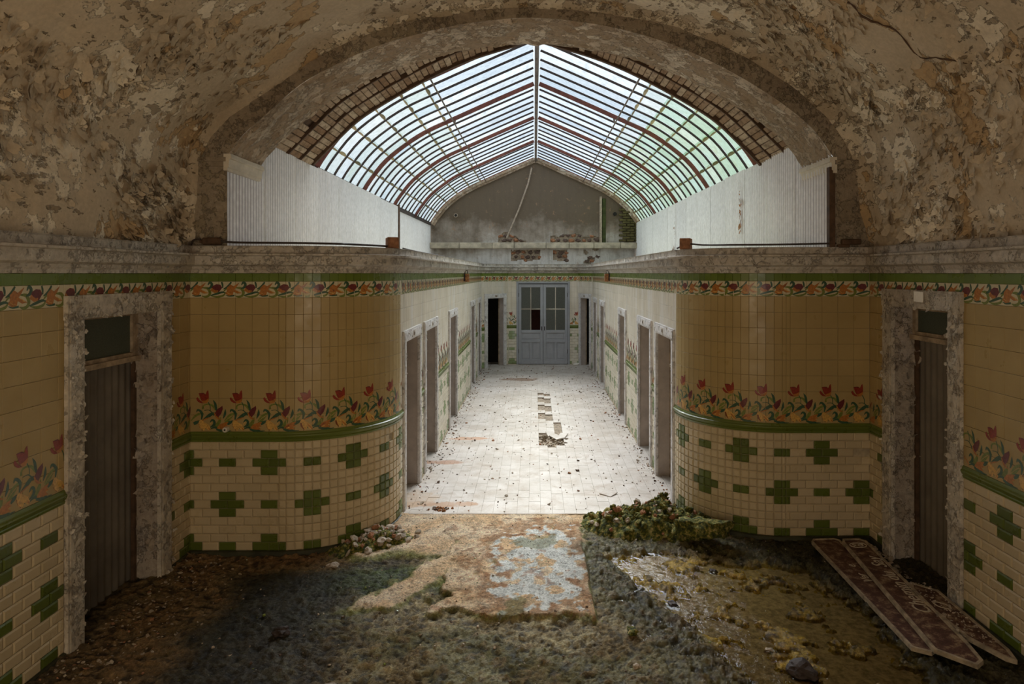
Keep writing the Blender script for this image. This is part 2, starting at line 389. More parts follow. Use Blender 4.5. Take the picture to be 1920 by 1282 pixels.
# openings: outer frame in path s, top z, frame width
DOORS = []
def door(n, s0, s1, top, fw, th, kind): DOORS.append(dict(n=n, s0=min(s0, s1), s1=max(s0, s1), top=top, fw=fw, th=th, kind=kind))
door(1, yS('left', 4.37), yS('left', 5.62), 2.35, .16, .20, 'hall_left')
door(2, yS('right', 6.03), yS('right', 4.93), 2.36, .15, .20, 'hall_right')
k = 3
for (a, b) in [(6.98, 8.04), (8.30, 9.44), (10.7, 11.85), (14.3, 15.4), (16.15, 17.15)]:
    door(k, yS('cl', a), yS('cl', b), 1.89, .12, .14, 'cabin'); k += 1
for (a, b) in [(7.22, 8.35), (8.60, 9.76), (11.0, 12.0), (14.3, 15.4), (16.15, 17.15)]:
    door(k, yS('cr', b), yS('cr', a), 1.89, .12, .14, 'cabin'); k += 1
door(13, SG['hl']['s0'] + .12, SG['hl']['s0'] + 1.02, 1.95, .12, .14, 'cabin_ajar')
door(14, SG['hr']['s0'] + .06, SG['hr']['s0'] + .88, 1.95, .12, .14, 'cabin_ajar')
sF = SG['far']['s0']; door(15, sF + (-.49 - FL), sF + (.97 - FL), 2.27, .05, .14, 'double')
def openings(s0, s1): return [d for d in DOORS if d['s1'] > s0 and d['s0'] < s1]

# ------------------------------------------------------------------ tiles
def tile_geo(w, h, kind):
    if kind == 'metro':
        w2, h2 = w / 2 - .0016, h / 2 - .0016; b = min(.010, w2 * .6)
        vs = [(-w2, 0, -h2), (w2, 0, -h2), (w2, 0, h2), (-w2, 0, h2), (-w2, -.005, -h2), (w2, -.005, -h2), (w2, -.005, h2), (-w2, -.005, h2),
              (-w2 + b, -.0125, -h2 + b), (w2 - b, -.0125, -h2 + b), (w2 - b, -.0125, h2 - b), (-w2 + b, -.0125, h2 - b)]
        fs = [(0, 1, 5, 4), (1, 2, 6, 5), (2, 3, 7, 6), (3, 0, 4, 7), (4, 5, 9, 8), (5, 6, 10, 9), (6, 7, 11, 10), (7, 4, 8, 11), (8, 9, 10, 11)]
    else:
        w2, h2 = w / 2 - .0009, h / 2 - .0009; b = .0018
        vs = [(-w2, 0, -h2), (w2, 0, -h2), (w2, 0, h2), (-w2, 0, h2), (-w2, -.006, -h2), (w2, -.006, -h2), (w2, -.006, h2), (-w2, -.006, h2),
              (-w2 + b, -.008, -h2 + b), (w2 - b, -.008, -h2 + b), (w2 - b, -.008, h2 - b), (-w2 + b, -.008, h2 - b)]
        fs = [(0, 1, 5, 4), (1, 2, 6, 5), (2, 3, 7, 6), (3, 0, 4, 7), (4, 5, 9, 8), (5, 6, 10, 9), (6, 7, 11, 10), (7, 4, 8, 11), (8, 9, 10, 11)]
    return vs, fs
_tc = {}
def tile_mesh(w, h, kind, mat):
    key = (round(w, 3), round(h, 3), kind, mat)
    if key not in _tc:
        mb = MB(); mb.add(*tile_geo(w, h, kind)); _tc[key] = mb.mesh('tile', [mat])
    return _tc[key]
TILE_NAME = {'metro_cream': 'cream_brick_tile', 'metro_green': 'green_brick_tile', 'square_cream': 'square_tile', 'band_green': 'green_band_tile', 'frieze_ground': 'frieze_tile'}
CORR = {'metro_cream': 'corr_metro', 'metro_green': 'corr_green', 'square_cream': 'corr_square', 'band_green': 'band_green', 'frieze_ground': 'frieze_ground'}
def tiles(wall, s0, s1, cA, mode, arcs=False, missing=(), slim=1.0):
    """lay the tiles of one stretch of wall; mode 'objects' makes each tile a part, 'stuff' joins them"""
    ops = openings(s0, s1); groups = {}
    def emit(a, b, z0, z1, kind, mat):
        if b - a < .012 or z1 - z0 < .012: return
        sc = (a + b) / 2; zc = (z0 + z1) / 2
        for (ms, mz, mr) in missing:
            if abs(sc - ms) < mr and abs(zc - mz) < mr * .5: return
        p, t = at(sc); ang = math.atan2(t.y, t.x)
        if mode == 'objects':
            o = link(TILE_NAME[mat], tile_mesh(b - a, z1 - z0, kind, mat), wall, (p.x, p.y, zc), ang)
            # hand-laid: the pieces lean by a hair
            o.rotation_euler = (random.uniform(-.006, .006), random.uniform(-.003, .003), ang + random.uniform(-.008, .008))
        else:
            g = groups.setdefault(mat, MB()); c, sn = math.cos(ang), math.sin(ang)
            vs, fs = tile_geo(b - a, z1 - z0, kind)
            g.add(vs, fs, lambda q: (p.x + q[0] * c - q[1] * sn, p.y + q[0] * sn + q[1] * c, zc + q[2]))
    def row(z0, z1, w, phase, kind, matf, split):
        k0 = math.floor((s0 - phase) / w) - 1
        a = phase + k0 * w
        while a < s1:
            b = a + w; full = (a + b) / 2
            parts = [(a, (a + b) / 2), ((a + b) / 2, b)] if (split and w > .1) else [(a, b)]
            for (pa, pb) in parts:
                iv = [(max(pa, s0), min(pb, s1), z0)]
                for d in ops:
                    nv = []
                    for (u, v, zb) in iv:
                        if v <= d['s0'] or u >= d['s1'] or d['top'] <= z0: nv.append((u, v, zb)); continue
                        if u < d['s0']: nv.append((u, d['s0'], zb))
                        if v > d['s1']: nv.append((d['s1'], v, zb))
                        if d['top'] < z1: nv.append((max(u, d['s0']), min(v, d['s1']), d['top']))
                    iv = nv
                for (u, v, zb) in iv: emit(u, v, zb, z1, kind, matf(full))
            a = b
    def near(x, c): return abs(((x - c) + .375) % .75 - .375) < .03
    def nearx(x, c, r): return abs(((x - c) + .375) % .75 - .375) < r
    for i in range(1, 14):
        z1 = Z_RAIL0 - .075 * (i - 1); z0 = z1 - .075
        ph = cA if i % 2 else cA + .075
        if i in (3, 13): f = lambda x: 'metro_green' if nearx(x, cA, .09) or near(x, cA + .375) else 'metro_cream'
        elif i in (2, 4, 12): f = lambda x: 'metro_green' if near(x, cA) else 'metro_cream'
        elif i == 8: f = lambda x: 'metro_green' if nearx(x, cA + .375, .09) or near(x, cA) else 'metro_cream'
        elif i in (7, 9): f = lambda x: 'metro_green' if near(x, cA + .375) else 'metro_cream'
        else: f = lambda x: 'metro_cream'
        row(z0, z1, .15, ph, 'metro', f, arcs)
    for i in range(8): row(Z_RAIL1 + .15 * i, Z_RAIL1 + .15 * (i + 1), .15, cA, 'flat', lambda x: 'square_cream', arcs)
    row(Z_FR0, Z_FR1, .15, cA, 'flat', lambda x: 'frieze_ground', arcs)
    row(Z_FR1, Z_GR1, .15, cA, 'flat', lambda x: 'band_green', arcs)
    for mat, g in groups.items(): g.build(TILE_NAME[mat] + 's', CORR[mat], wall, kind='stuff')

# printed flowers on the tiles (as thin inlays of coloured glaze)
def poly(p): return ('p', p)
TULIP = [ # (material, kind, points, widths), crop units 570 = one repeat of .30 m
 ('m_olive', 's', [(780, 860), (860, 770), (960, 725), (1010, 740)], [8, 30, 22, 4]),
 ('m_olive', 's', [(990, 655), (995, 600), (1060, 572), (1140, 590), (1200, 650), (1240, 700)], [26, 20, 18, 26, 34, 10]),
 ('m_olive', 's', [(1185, 970), (1260, 880), (1290, 790)], [40, 46, 6]),
 ('m_olive', 's', [(1240, 1020), (1400, 860), (1500, 770)], [10, 34, 5]),
 ('m_leaf', 's', [(1075, 535), (1108, 600), (1112, 680)], [12, 10, 8]),
 ('m_leaf', 's', [(1158, 498), (1195, 565), (1212, 650), (1235, 700)], [4, 32, 30, 14]),
 ('m_leaf', 's', [(1010, 678), (1090, 672), (1150, 720), (1180, 760)], [8, 9, 16, 30]),
 ('m_leaf', 's', [(960, 860), (1060, 790), (1130, 740), (1190, 720)], [6, 40, 42, 12]),
 ('m_leaf', 's', [(880, 705), (898, 668), (945, 690), (975, 745), (960, 835)], [10, 26, 30, 32, 14]),
 ('m_leaf', 's', [(1368, 655), (1362, 735), (1330, 815)], [4, 34, 8]),
 ('m_leaf', 's', [(830, 905), (880, 880), (930, 850)], [40, 42, 10]),
 ('m_leaf', 's', [(1100, 1000), (1190, 965), (1260, 1000), (1390, 1015)], [8, 26, 30, 8]),
 ('m_leaf', 's', [(640, 1005), (740, 1030), (900, 1025)], [8, 22, 8]),
 ('m_orange', 'p', [(650, 980), (700, 915), (800, 880), (855, 872), (815, 925), (850, 945), (800, 965), (840, 1000), (760, 1005), (700, 995)], None),
 ('m_brown', 's', [(665, 975), (740, 930), (835, 905)], [6, 14, 4]),
 ('m_yellow', 's', [(690, 990), (750, 965), (830, 955)], [6, 12, 4]),
 ('m_yellow', 'p', [(920, 860), (965, 835), (1020, 880), (1085, 920), (1120, 985), (1095, 1020), (1040, 985), (1000, 1022), (945, 995), (915, 930)], None),
 ('m_brown', 's', [(930, 900), (945, 960), (985, 1015)], [22, 22, 8]),
 ('m_leaf', 's', [(985, 880), (1010, 930), (1045, 990)], [6, 24, 10]),
 ('m_orange', 's', [(1000, 900), (1060, 950), (1110, 1010)], [8, 18, 10]),
 ('m_orange', 's', [(970, 850), (1040, 820), (1120, 790)], [10, 16, 4]),
 ('m_leaf', 's', [(1108, 880), (1145, 840), (1182, 868), (1172, 925), (1110, 965)], [8, 26, 32, 34, 12]),
 ('m_yellow', 's', [(1095, 930), (1135, 880)], [6, 10]),
 ('m_maroon', 'p', [(1320, 598), (1326, 650), (1300, 730), (1250, 790), (1200, 785), (1190, 720), (1240, 650)], None),
 ('m_red', 's', [(1225, 750), (1260, 700), (1300, 640)], [10, 22, 6]),
 ('m_orange', 's', [(1180, 720), (1230, 800), (1300, 830)], [14, 24, 8]),
 ('m_red', 'p', [(915, 385), (1000, 378), (1040, 410), (1055, 350), (1078, 330), (1088, 400), (1088, 490), (1060, 545), (1000, 555), (955, 500), (930, 430)], None),
 ('m_red', 'p', [(895, 450), (935, 500), (1000, 555), (940, 550), (895, 520), (872, 475)], None),
 ('m_orange', 'p', [(975, 520), (1040, 495), (1088, 470), (1078, 525), (1050, 552), (1000, 556)], None),
 ('m_maroon', 's', [(920, 388), (990, 388), (1035, 415)], [4, 14, 4]),
]
LILY = [
 ('m_olive', 's', [(480, 262), (580, 270), (622, 340), (600, 395), (540, 415), (480, 398)], [8, 34, 36, 30, 26, 8]),
 ('m_olive', 's', [(640, 398), (740, 416), (850, 392), (890, 335)], [8, 24, 24, 10]),
 ('m_olive', 's', [(850, 330), (890, 290), (940, 280)], [10, 18, 6]),
 ('m_leaf', 's', [(630, 393), (720, 368), (830, 338), (890, 350)], [10, 26, 24, 8]),
 ('m_leaf', 's', [(850, 285), (930, 240), (985, 163)], [10, 30, 18]),
 ('m_leaf', 's', [(822, 163), (836, 210), (840, 265)], [18, 24, 12]),
 ('m_leaf', 's', [(470, 392), (380, 402), (320, 385)], [20, 16, 6]),
 ('m_orange', 'p', [(340, 260), (400, 205), (455, 235), (555, 170), (515, 235), (470, 290), (560, 330), (602, 352), (520, 362), (455, 330), (440, 385), (370, 396), (312, 360), (340, 320)], None),
 ('m_brown', 's', [(390, 290), (430, 330), (460, 320)], [8, 18, 6]),
 ('m_brown', 's', [(440, 230), (460, 265), (500, 235), (545, 185)], [6, 14, 12, 4]),
 ('m_yellow', 's', [(345, 345), (400, 362), (435, 352)], [6, 16, 6]),
 ('m_yellow', 's', [(480, 300), (530, 325), (580, 348)], [6, 14, 4]),
 ('m_leaf', 's', [(590, 215), (618, 172), (655, 198), (640, 250), (580, 278)], [10, 28, 34, 34, 12]),
 ('m_maroon', 'p', [(630, 310), (668, 232), (730, 200), (800, 208), (832, 262), (780, 330), (700, 350)], None),
 ('m_orange', 'p', [(630, 310), (655, 260), (720, 300), (790, 300), (750, 340), (700, 350)], None),
 ('m_red', 's', [(680, 290), (740, 250), (810, 225)], [6, 20, 6]),
]
def flowers(name, wall, s0, s1, phase, z0, motif, x0, ybase, fat=1.0):
    mb = MB(); sc = .30 / 570
    n0 = math.floor((s0 - phase) / .30) - 1; n1 = math.ceil((s1 - phase) / .30) + 1
    for i in range(n0, n1):
        for li, (mat, kd, P, Wd) in enumerate(motif):
            off = .0086 + li * .00006; m = MOT.index(mat)
            u = [(phase + i * .30 + (q[0] - x0) * sc, z0 + (ybase - q[1]) * sc) for q in P]
            if kd == 'p':
                cu = sum(a for a, _ in u) / len(u); cz = sum(b for _, b in u) / len(u)
                if cu - .03 < s0 or cu + .03 > s1: continue
                pts = [W3(min(max(a, s0), s1), off, b) for a, b in u] + [W3(cu, off + .0006, cz)]
                n = len(u); mb.add(pts, [(k, (k + 1) % n, n) for k in range(n)], None, m)
            else:
                if min(a for a, _ in u) < s0 or max(a for a, _ in u) > s1: continue
                q = catmull([(a, b, w * sc * .5 * fat) for (a, b), w in zip(u, Wd)], 3); vs = []; fs = []
                for k, (a, b, w) in enumerate(q):
                    a2, b2 = q[min(k + 1, len(q) - 1)][:2]; a1, b1 = q[max(k - 1, 0)][:2]
                    dx, dz = a2 - a1, b2 - b1; L = math.hypot(dx, dz) or 1; nx, nzz = -dz / L * w, dx / L * w
                    vs += [W3(min(max(a + nx, s0), s1), off, b + nzz), W3(min(max(a - nx, s0), s1), off, b - nzz)]
                for k in range(len(q) - 1): fs.append((2 * k, 2 * k + 1, 2 * k + 3, 2 * k + 2))
                mb.add(vs, fs, None, m)
    return mb.build(name, MOT, wall)

# ------------------------------------------------------------------ masonry behind the tiles
def solid_wall(name, s0, s1, th, z0=-.1, z1=2.6, mat='grout'):
    mb = MB(); ops = sorted(openings(s0, s1), key=lambda d: d['s0'])
    def panel(a, b, za, zb, m=0):
        if b - a < 1e-4: return
        sweep(mb, a, b, [(-.0, za), (-.0, zb), (-th, zb), (-th, za), (-.0, za)], m)
    cur = s0
    for d in ops:
        i0, i1, top = d['s0'] + d['fw'] * .8, d['s1'] - d['fw'] * .8, d['top'] - d['fw'] * .8
        i0 = max(i0, s0); i1 = min(i1, s1)
        panel(cur, i0, z0, z1); panel(i0, i1, top, z1); cur = i1
    panel(cur, s1, z0, z1)
    return mb.build(name, [mat], kind='structure')
g = SG
sCL = g['fl']['s0']; sCR = g['fr']['s1']     # path positions of the two hall corners
cAl = sCL + .712; cAr = sCR - .461
wall_left = solid_wall('wall_left', 0, sCL, .20)
wall_fl = solid_wall('wall_front_left', sCL, g['al']['s1'], .14)
wall_cl = solid_wall('wall_corridor_left', g['cl']['s0'], g['cl']['s1'], .14)
wall_hl = solid_wall('wall_far_left', g['hl']['s0'], g['hl']['s1'], .14)
wall_far = solid_wall('wall_far', g['far']['s0'], g['far']['s1'], .14)
wall_hr = solid_wall('wall_far_right', g['hr']['s0'], g['hr']['s1'], .14)
wall_cr = solid_wall('wall_corridor_right', g['cr']['s0'], g['cr']['s1'], .14)
wall_fr = solid_wall('wall_front_right', g['ar']['s0'], sCR, .14)
wall_right = solid_wall('wall_right', sCR, g['right']['s1'], .20)

tiles(wall_left, yS('left', 2.9), yS('left', 4.37), yS('left', 4.24) - .375 + .0, 'objects')
tiles(wall_left, yS('left', 5.62), sCL, cAl, 'objects')
tiles(wall_left, yS('left', 4.37), yS('left', 5.62), cAl, 'objects')
tiles(wall_fl, sCL, g['fl']['s1'], cAl, 'objects', missing=[(sCL + .86, .075, .10)])
tiles(wall_fl, g['al']['s0'], g['al']['s1'], cAl, 'objects', arcs=True, missing=[(g['al']['s0'] + 1.22, .62, .05), (g['al']['s0'] + 1.16, .9, .045)])
tiles(wall_fr, g['fr']['s0'], sCR, cAr, 'objects', missing=[(sCR - .10, .80, .05)])
tiles(wall_fr, g['ar']['s0'], g['ar']['s1'], cAr, 'objects', arcs=True)
tiles(wall_right, sCR, yS('right', 6.03), cAr, 'objects')
tiles(wall_right, yS('right', 6.03), yS('right', 4.93), cAr, 'objects')
tiles(wall_right, yS('right', 4.93), yS('right', 3.2), yS('right', 4.50), 'objects')
tiles(wall_cl, g['cl']['s0'], g['cl']['s1'], cAl, 'stuff')
tiles(wall_hl, g['hl']['s0'], g['hl']['s1'], g['hl']['s0'] + .1, 'stuff')
tiles(wall_far, g['far']['s0'], g['far']['s1'], sF + .1, 'stuff')
tiles(wall_hr, g['hr']['s0'], g['hr']['s1'], g['hr']['s0'] + .1, 'stuff')
tiles(wall_cr, g['cr']['s0'], g['cr']['s1'], cAr, 'stuff')

def runs(s0, s1, ztop):   # stretches of wall free of openings below ztop
    out = []; cur = s0
    for d in sorted(openings(s0, s1), key=lambda d: d['s0']):
        if d['s0'] > cur: out.append((cur, d['s0']))
        cur = max(cur, d['s1'])
    if cur < s1: out.append((cur, s1))
    return out
def dress(wall, s0, s1, ph_t, ph_l, rail=True):
    for (a, b) in runs(s0, s1, 99):
        flowers('tulip_border', wall, a + .002, b - .002, ph_t, Z_RAIL1, TULIP, 640, 1040, 1.3)
    flowers('lily_frieze', wall, s0, s1, ph_l, Z_FR0 + .003, LILY, 330, 425, 1.35)
# tulip repeats: left front crown at 188,328 .. of crop (scale 2.1375, origin 300,460)
pt_l = sCL + ((168 - 115) / 2.1375 / 209) - .18; pl_l = sCL + .03
dress(wall_left, yS('left', 2.9), yS('left', 4.37), pt_l, pl_l)
dress(wall_left, yS('left', 4.37), sCL, pt_l, pl_l)
dress(wall_fl, sCL, g['al']['s1'], pt_l, pl_l)
dress(wall_cl, g['cl']['s0'], g['cl']['s1'], pt_l, pl_l)
dress(wall_hl, g['hl']['s0'], g['hl']['s1'], g['hl']['s0'], g['hl']['s0'])
dress(wall_far, g['far']['s0'], g['far']['s1'], sF - .12, sF)
dress(wall_hr, g['hr']['s0'], g['hr']['s1'], g['hr']['s0'], g['hr']['s0'])
dress(wall_cr, g['cr']['s0'], g['cr']['s1'], sCR - .28, sCR)
dress(wall_fr, g['ar']['s0'], sCR, sCR - .31, sCR)
dress(wall_right, sCR, yS('right', 3.2), sCR - .30, sCR)

# green dado rail, dark skirting, cornice: swept along the walls
RAILP = [(0, .99), (.012, .99), (.016, 1.005), (.012, 1.012), (.020, 1.02), (.030, 1.04), (.030, 1.05), (.018, 1.058), (.018, 1.066), (.010, 1.08), (0, 1.08)]
n = 1
for nm, wl_, a, b in [('left', wall_left, yS('left', 0), sCL), ('front_left', wall_fl, sCL, g['al']['s1']), ('corridor_left', wall_cl, g['cl']['s0'], g['cl']['s1']),
                 ('far_left', wall_hl, g['hl']['s0'], g['hl']['s1']), ('far', wall_far, g['far']['s0'], g['far']['s1']), ('far_right', wall_hr, g['hr']['s0'], g['hr']['s1']),
                 ('corridor_right', wall_cr, g['cr']['s0'], g['cr']['s1']), ('front_right', wall_fr, g['ar']['s0'], sCR), ('right', wall_right, sCR, yS('right', 0))]:
    mb = MB(); sk = MB()
    for (u, v) in runs(a, b, 99): sweep(mb, u, v, RAILP); sweep(sk, u, v, [(0, -.06), (.022, -.06), (.022, .008), (0, .016)])
    mb.build('dado_rail', 'rail_green', wl_)
    sk.build('baseboard_' + nm, 'dark_skirting' if 'corr' not in nm and 'far' not in nm else 'grout', kind='structure')
    mb = MB(); sweep(mb, a, b, [(-.3, 2.5), (.02, 2.50), (.022, 2.525), (.035, 2.54), (.04, 2.56), (.085, 2.575), (.09, 2.585), (.09, 2.65), (.125, 2.656), (.125, 2.672),
                       (.05, 2.68), (.045, 2.69), (.045, 2.735), (.055, 2.745), (-.5, 2.748)])
    o = mb.build('trim_%d' % n, 'cornice_plaster', kind='structure'); n += 1

# ------------------------------------------------------------------ doors of the hall and the corridor
def flake_pts(mb, M, size, curl, m=0):
    """one curled flake of paint: a ragged patch, half lifted from the wall"""
    nu, nv = 3, 2; vs = []; jit = [[(random.uniform(-.16, .16), random.uniform(-.16, .16)) for _ in range(nv + 1)] for _ in range(nu + 1)]
    for i in range(nu + 1):
        for j in range(nv + 1):
            u = i / nu + jit[i][j][0]; v = j / nv - .5 + jit[i][j][1]
            w = (1 - abs(i / nu - .4) * .6)
            vs.append(M @ Vector((u * size, v * size * w * 1.1, .001 + curl * size * u * u)))
    fs = [(i * (nv + 1) + j, (i + 1) * (nv + 1) + j, (i + 1) * (nv + 1) + j + 1, i * (nv + 1) + j + 1) for i in range(nu) for j in range(nv)]
    mb.add(vs, fs, None, m)
def frame_matrix(p, n, ang):
    n = Vector(n).normalized(); a = n.cross(Vector((0, 0, 1)));
    if a.length < .2: a = Vector((1, 0, 0))
    a.normalize(); b = n.cross(a); d = a * math.cos(ang) + b * math.sin(ang); e = n.cross(d)
    M = Matrix(((d.x, e.x, n.x, p[0]), (d.y, e.y, n.y, p[1]), (d.z, e.z, n.z, p[2]), (0, 0, 0, 1))); return M

def swbox(mb, s0, s1, o0, o1, z0, z1, m=0):
    mb.add([W3(s, o, z) for z in (z0, z1) for o in (o0, o1) for s in (s0, s1)], [(0, 2, 3, 1), (4, 5, 7, 6), (0, 1, 5, 4), (2, 6, 7, 3), (0, 4, 6, 2), (1, 3, 7, 5)], None, m)
def corr_sheet_local(w, h, pitch, amp, step=6):
    n = int(w / pitch * step); vs = []; fs = []
    for i in range(n + 1):
        u = w * i / n; y = amp * math.sin(2 * math.pi * u / pitch)
        vs += [(u, y, 0), (u, y, h)]
    for i in range(n): fs.append((2 * i, 2 * i + 2, 2 * i + 3, 2 * i + 1))
    return vs, fs
frng = random.Random(3)
for D in DOORS:
    s0, s1, top, fw, th, kind = (D[k] for k in ('s0', 's1', 'top', 'fw', 'th', 'kind'))
    base = W3((s0 + s1) / 2, 0, 0)
    d = empty('door_%d' % D['n'], (0, 0, 0), kind='structure')
    hall = kind.startswith('hall'); pr = .034 if hall else .028
    fm = 'frame_paint' if hall else ('cabin_paint' if kind != 'double' else 'door_grey')
    for (a, b, nm) in [(s0, s0 + fw, 'jamb'), (s1 - fw, s1, 'jamb')]:
        mb = MB(); swbox(mb, a, b, .001, pr, -.03, top - fw)
        e = .02
        swbox(mb, a + e, b - e, pr, pr + .006, -.03, top - fw)
        mb.build(nm, fm, d)
    mb = MB(); swbox(mb, s0 - .008, s1 + .008, .001, pr + .004, top - fw, top); swbox(mb, s0 + .01, s1 - .01, pr + .004, pr + .009, top - fw + .02, top - .02)
    mb.build('lintel', fm, d)
    if kind != 'double':
        mb = MB(); i0, i1, it = s0 + fw * .8, s1 - fw * .8, top - fw * .8
        swbox(mb, i0 - .0, i0 + .012, -th, .0, -.03, it); swbox(mb, i1 - .012, i1, -th, .0, -.03, it)
        swbox(mb, i0, i1, -th, 0, it - .012, it); mb.build('reveal', 'reveal_plaster' if hall else 'cabin_reveal', d)
    if kind.startswith('cabin'):
        # inner stop boards on the far side of the reveal, and a worn number plate
        mb = MB(); i0, i1 = s0 + fw * .8 + .012, s1 - fw * .8 - .012
        swbox(mb, i0 - .03, i0 + .012, -th - .03, -th, -.03, top - fw); swbox(mb, i1 - .012, i1 + .03, -th - .03, -th, -.03, top - fw)
        mb.build('door_stop', 'wood_pale', d)
        mb = MB(); c = (s0 + s1) / 2
        swbox(mb, c - .045, c + .045, pr + .009, pr + .013, top - fw + .03, top - .032); pl = mb.build('number_plate', 'frame_paint', d)
        mb = MB(); swbox(mb, c - .03, c - .008, pr + .013, pr + .0145, top - fw + .04, top - .045); swbox(mb, c + .006, c + .026, pr + .013, pr + .0145, top - fw + .04, top - .05)
        mb.build('worn_digit', 'timber_dark', pl)
    if kind == 'cabin_ajar' or D['n'] in (4, 8):
        pass
    if hall:
        i0, i1, it = s0 + fw * .8 + .012, s1 - fw * .8 - .012, top - fw * .8 - .012
        ztr = 1.80 if kind == 'hall_left' else 1.93
        zg1 = it
        # transom light over a sheet of corrugated zinc that closes the doorway
        mb = MB(); fr_ = .05
        swbox(mb, i0, i1, -th, -th + .035, ztr, ztr + .06); swbox(mb, i0, i1, -th, -th + .035, zg1 - fr_, zg1)
        swbox(mb, i0, i0 + fr_, -th, -th + .035, ztr + .06, zg1 - fr_); swbox(mb, i1 - fr_ - .03, i1, -th, -th + .035, ztr + .06, zg1 - fr_)
        swbox(mb, i0, i1, -th + .035, -th + .06, ztr - .01, ztr + .03)
        tf = mb.build('transom_frame', 'wood_pale', d)
        mb = MB(); swbox(mb, i0 + fr_, i1 - fr_, -th + .008, -th + .014, ztr + .06, zg1 - fr_); mb.build('transom_pane', 'transom_glass', tf)
        w = i1 - i0; vs, fs = corr_sheet_local(w, ztr + .0, .085, .013, 8); mb = MB()
        mb.add(vs, fs, lambda q: W3(i0 + q[0], -th - .03 + q[1], q[2] - (.06 if q[2] < .1 else 0))); mb.build('corrugated_zinc_sheet', 'zinc', d, smooth=True)
        mb = MB()
        for k in range(2):
            a = i0 if k == 0 else i1 - .03
            swbox(mb, a, a + .03, -th - .01, -th + .02, -.03, ztr)
        mb.build('door_frame_post', 'timber_dark', d)
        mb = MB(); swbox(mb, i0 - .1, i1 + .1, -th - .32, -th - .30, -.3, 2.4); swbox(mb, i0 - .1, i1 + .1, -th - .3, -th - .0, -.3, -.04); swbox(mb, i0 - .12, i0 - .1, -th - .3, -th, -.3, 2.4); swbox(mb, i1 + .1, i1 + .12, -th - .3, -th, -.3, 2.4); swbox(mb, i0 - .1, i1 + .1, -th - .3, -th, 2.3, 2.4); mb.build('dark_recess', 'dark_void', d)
    # peeling paint on frames
    mb = MB(); nfl = 420 if hall else 60
    for _ in range(nfl):
        side = frng.random()
        if side < .42: s_ = frng.uniform(s0, s0 + fw * .95); z_ = frng.uniform(.0, top - .02)
        elif side < .84: s_ = frng.uniform(s1 - fw * .95, s1); z_ = frng.uniform(.0, top - .02)
        else: s_ = frng.uniform(s0, s1); z_ = frng.uniform(top - fw, top)
        if frng.random() < .4 and hall and z_ < 1.0: continue
        p, t = at(s_); nn = Vector((t.y, -t.x, 0)); q = W3(s_, pr + .007, z_)
        sz = frng.uniform(.012, .038 if hall else .02); random.seed(frng.random())
        flake_pts(mb, frame_matrix(q, nn, frng.uniform(0, 6.28)), sz, frng.uniform(.15, .7))
    if kind != 'double': mb.build('paint_flakes', 'frame_paint', d, kind='stuff')
    if hall:
        mb = MB()
        far_s = i1 if kind == 'hall_left' else i0
        for _ in range(90):
            z_ = frng.uniform(.2, 2.1); o_ = frng.uniform(-th, -.01); q = Vector(W3(far_s, o_, z_)); p, t = at(far_s); nn = Vector((t.x, t.y, 0)) * (-1 if kind == 'hall_left' else 1)
            q += nn * .002
            flake_pts(mb, frame_matrix(q, nn, frng.uniform(0, 6.28)), frng.uniform(.015, .07), frng.uniform(.2, .8))
        mb.build('reveal_flakes', 'reveal_plaster', d, kind='stuff')
random.seed(11)
# the far double door
D = DOORS[-1]; dd = bpy.data.objects['door_15']
fx0, fx1, y0 = -.49 + .055, .97 - .055, YF - .004
mid = (fx0 + fx1) / 2
for side, (a, b) in enumerate([(fx0, mid - .004), (mid + .004, fx1)]):
    leaf = empty('door_leaf', parent=dd)
    st = .075; mb = MB(); zt = 2.20
    Yd, Yf = y0 + .045, y0 + .005
    def bx(x0, x1, z0, z1, ya=Yf, yb=Yd): mb.bbox(x0, x1, ya, yb, z0, z1, .004)
    bx(a, a + st, .01, zt); bx(b - st, b, .01, zt); bx(a + st, b - st, .01, .13); bx(a + st, b - st, zt - .09, zt)
    bx(a + st, b - st, .86, .94); bx(a + st, b - st, .60, .67); cm = (a + b) / 2
    bx(cm - .03, cm + .03, .13, .60)
    frm = mb.build('leaf_frame', 'door_grey', leaf)
    for (u, v, z0, z1) in [(a + st, cm - .03, .13, .60), (cm + .03, b - st, .13, .60), (a + st, b - st, .67, .86)]:
        mb = MB(); mb.box(u, v, Yd - .018, Yd - .008, z0, z1); mb.bbox(u + .03, v - .03, Yd - .026, Yd - .014, z0 + .03, z1 - .03, .008); mb.build('door_panel', 'door_grey', leaf)
    mb = MB(); mb.bbox(cm - .012, cm + .012, Yf + .01, Yd - .008, .94, zt - .09, .003); mb.bbox(a + st, b - st, Yf + .012, Yd - .01, 1.50, 1.528, .003); mb.build('glazing_bar', 'frame_paint', leaf)
    for (u, v) in [(a + st, cm - .012), (cm + .012, b - st)]:
        for (z0, z1) in [(.94, 1.50), (1.528, zt - .09)]:
            if side == 0 and u > a + .2 and z0 < 1: continue   # this pane is broken out
            mb = MB(); mb.box(u, v, Yd - .02, Yd - .016, z0, z1); mb.build('glass_pane', 'dark_glass', leaf)
    mb = MB(); hx = (b - .035) if side == 0 else (a + .035)
    mb.bbox(hx - .012, hx + .012, Yf - .012, Yf, .93, 1.04, .003); mb.tube([(hx, Yf - .012, 1.0), (hx, Yf - .04, 1.0)], .009); mb.build('lock_plate', 'iron_dark', leaf)
    for hz in (.3, 1.85):
        mb = MB(); e = a if side == 0 else b; mb.tube([(e, Yf - .006, hz), (e, Yf - .006, hz + .11)], .011); mb.build('hinge', 'iron_dark', leaf)
mb = MB(); mb.box(-.6, 1.1, YF + .5, YF + .52, -.05, 2.4); mb.build('dark_recess', 'red_inside', dd)

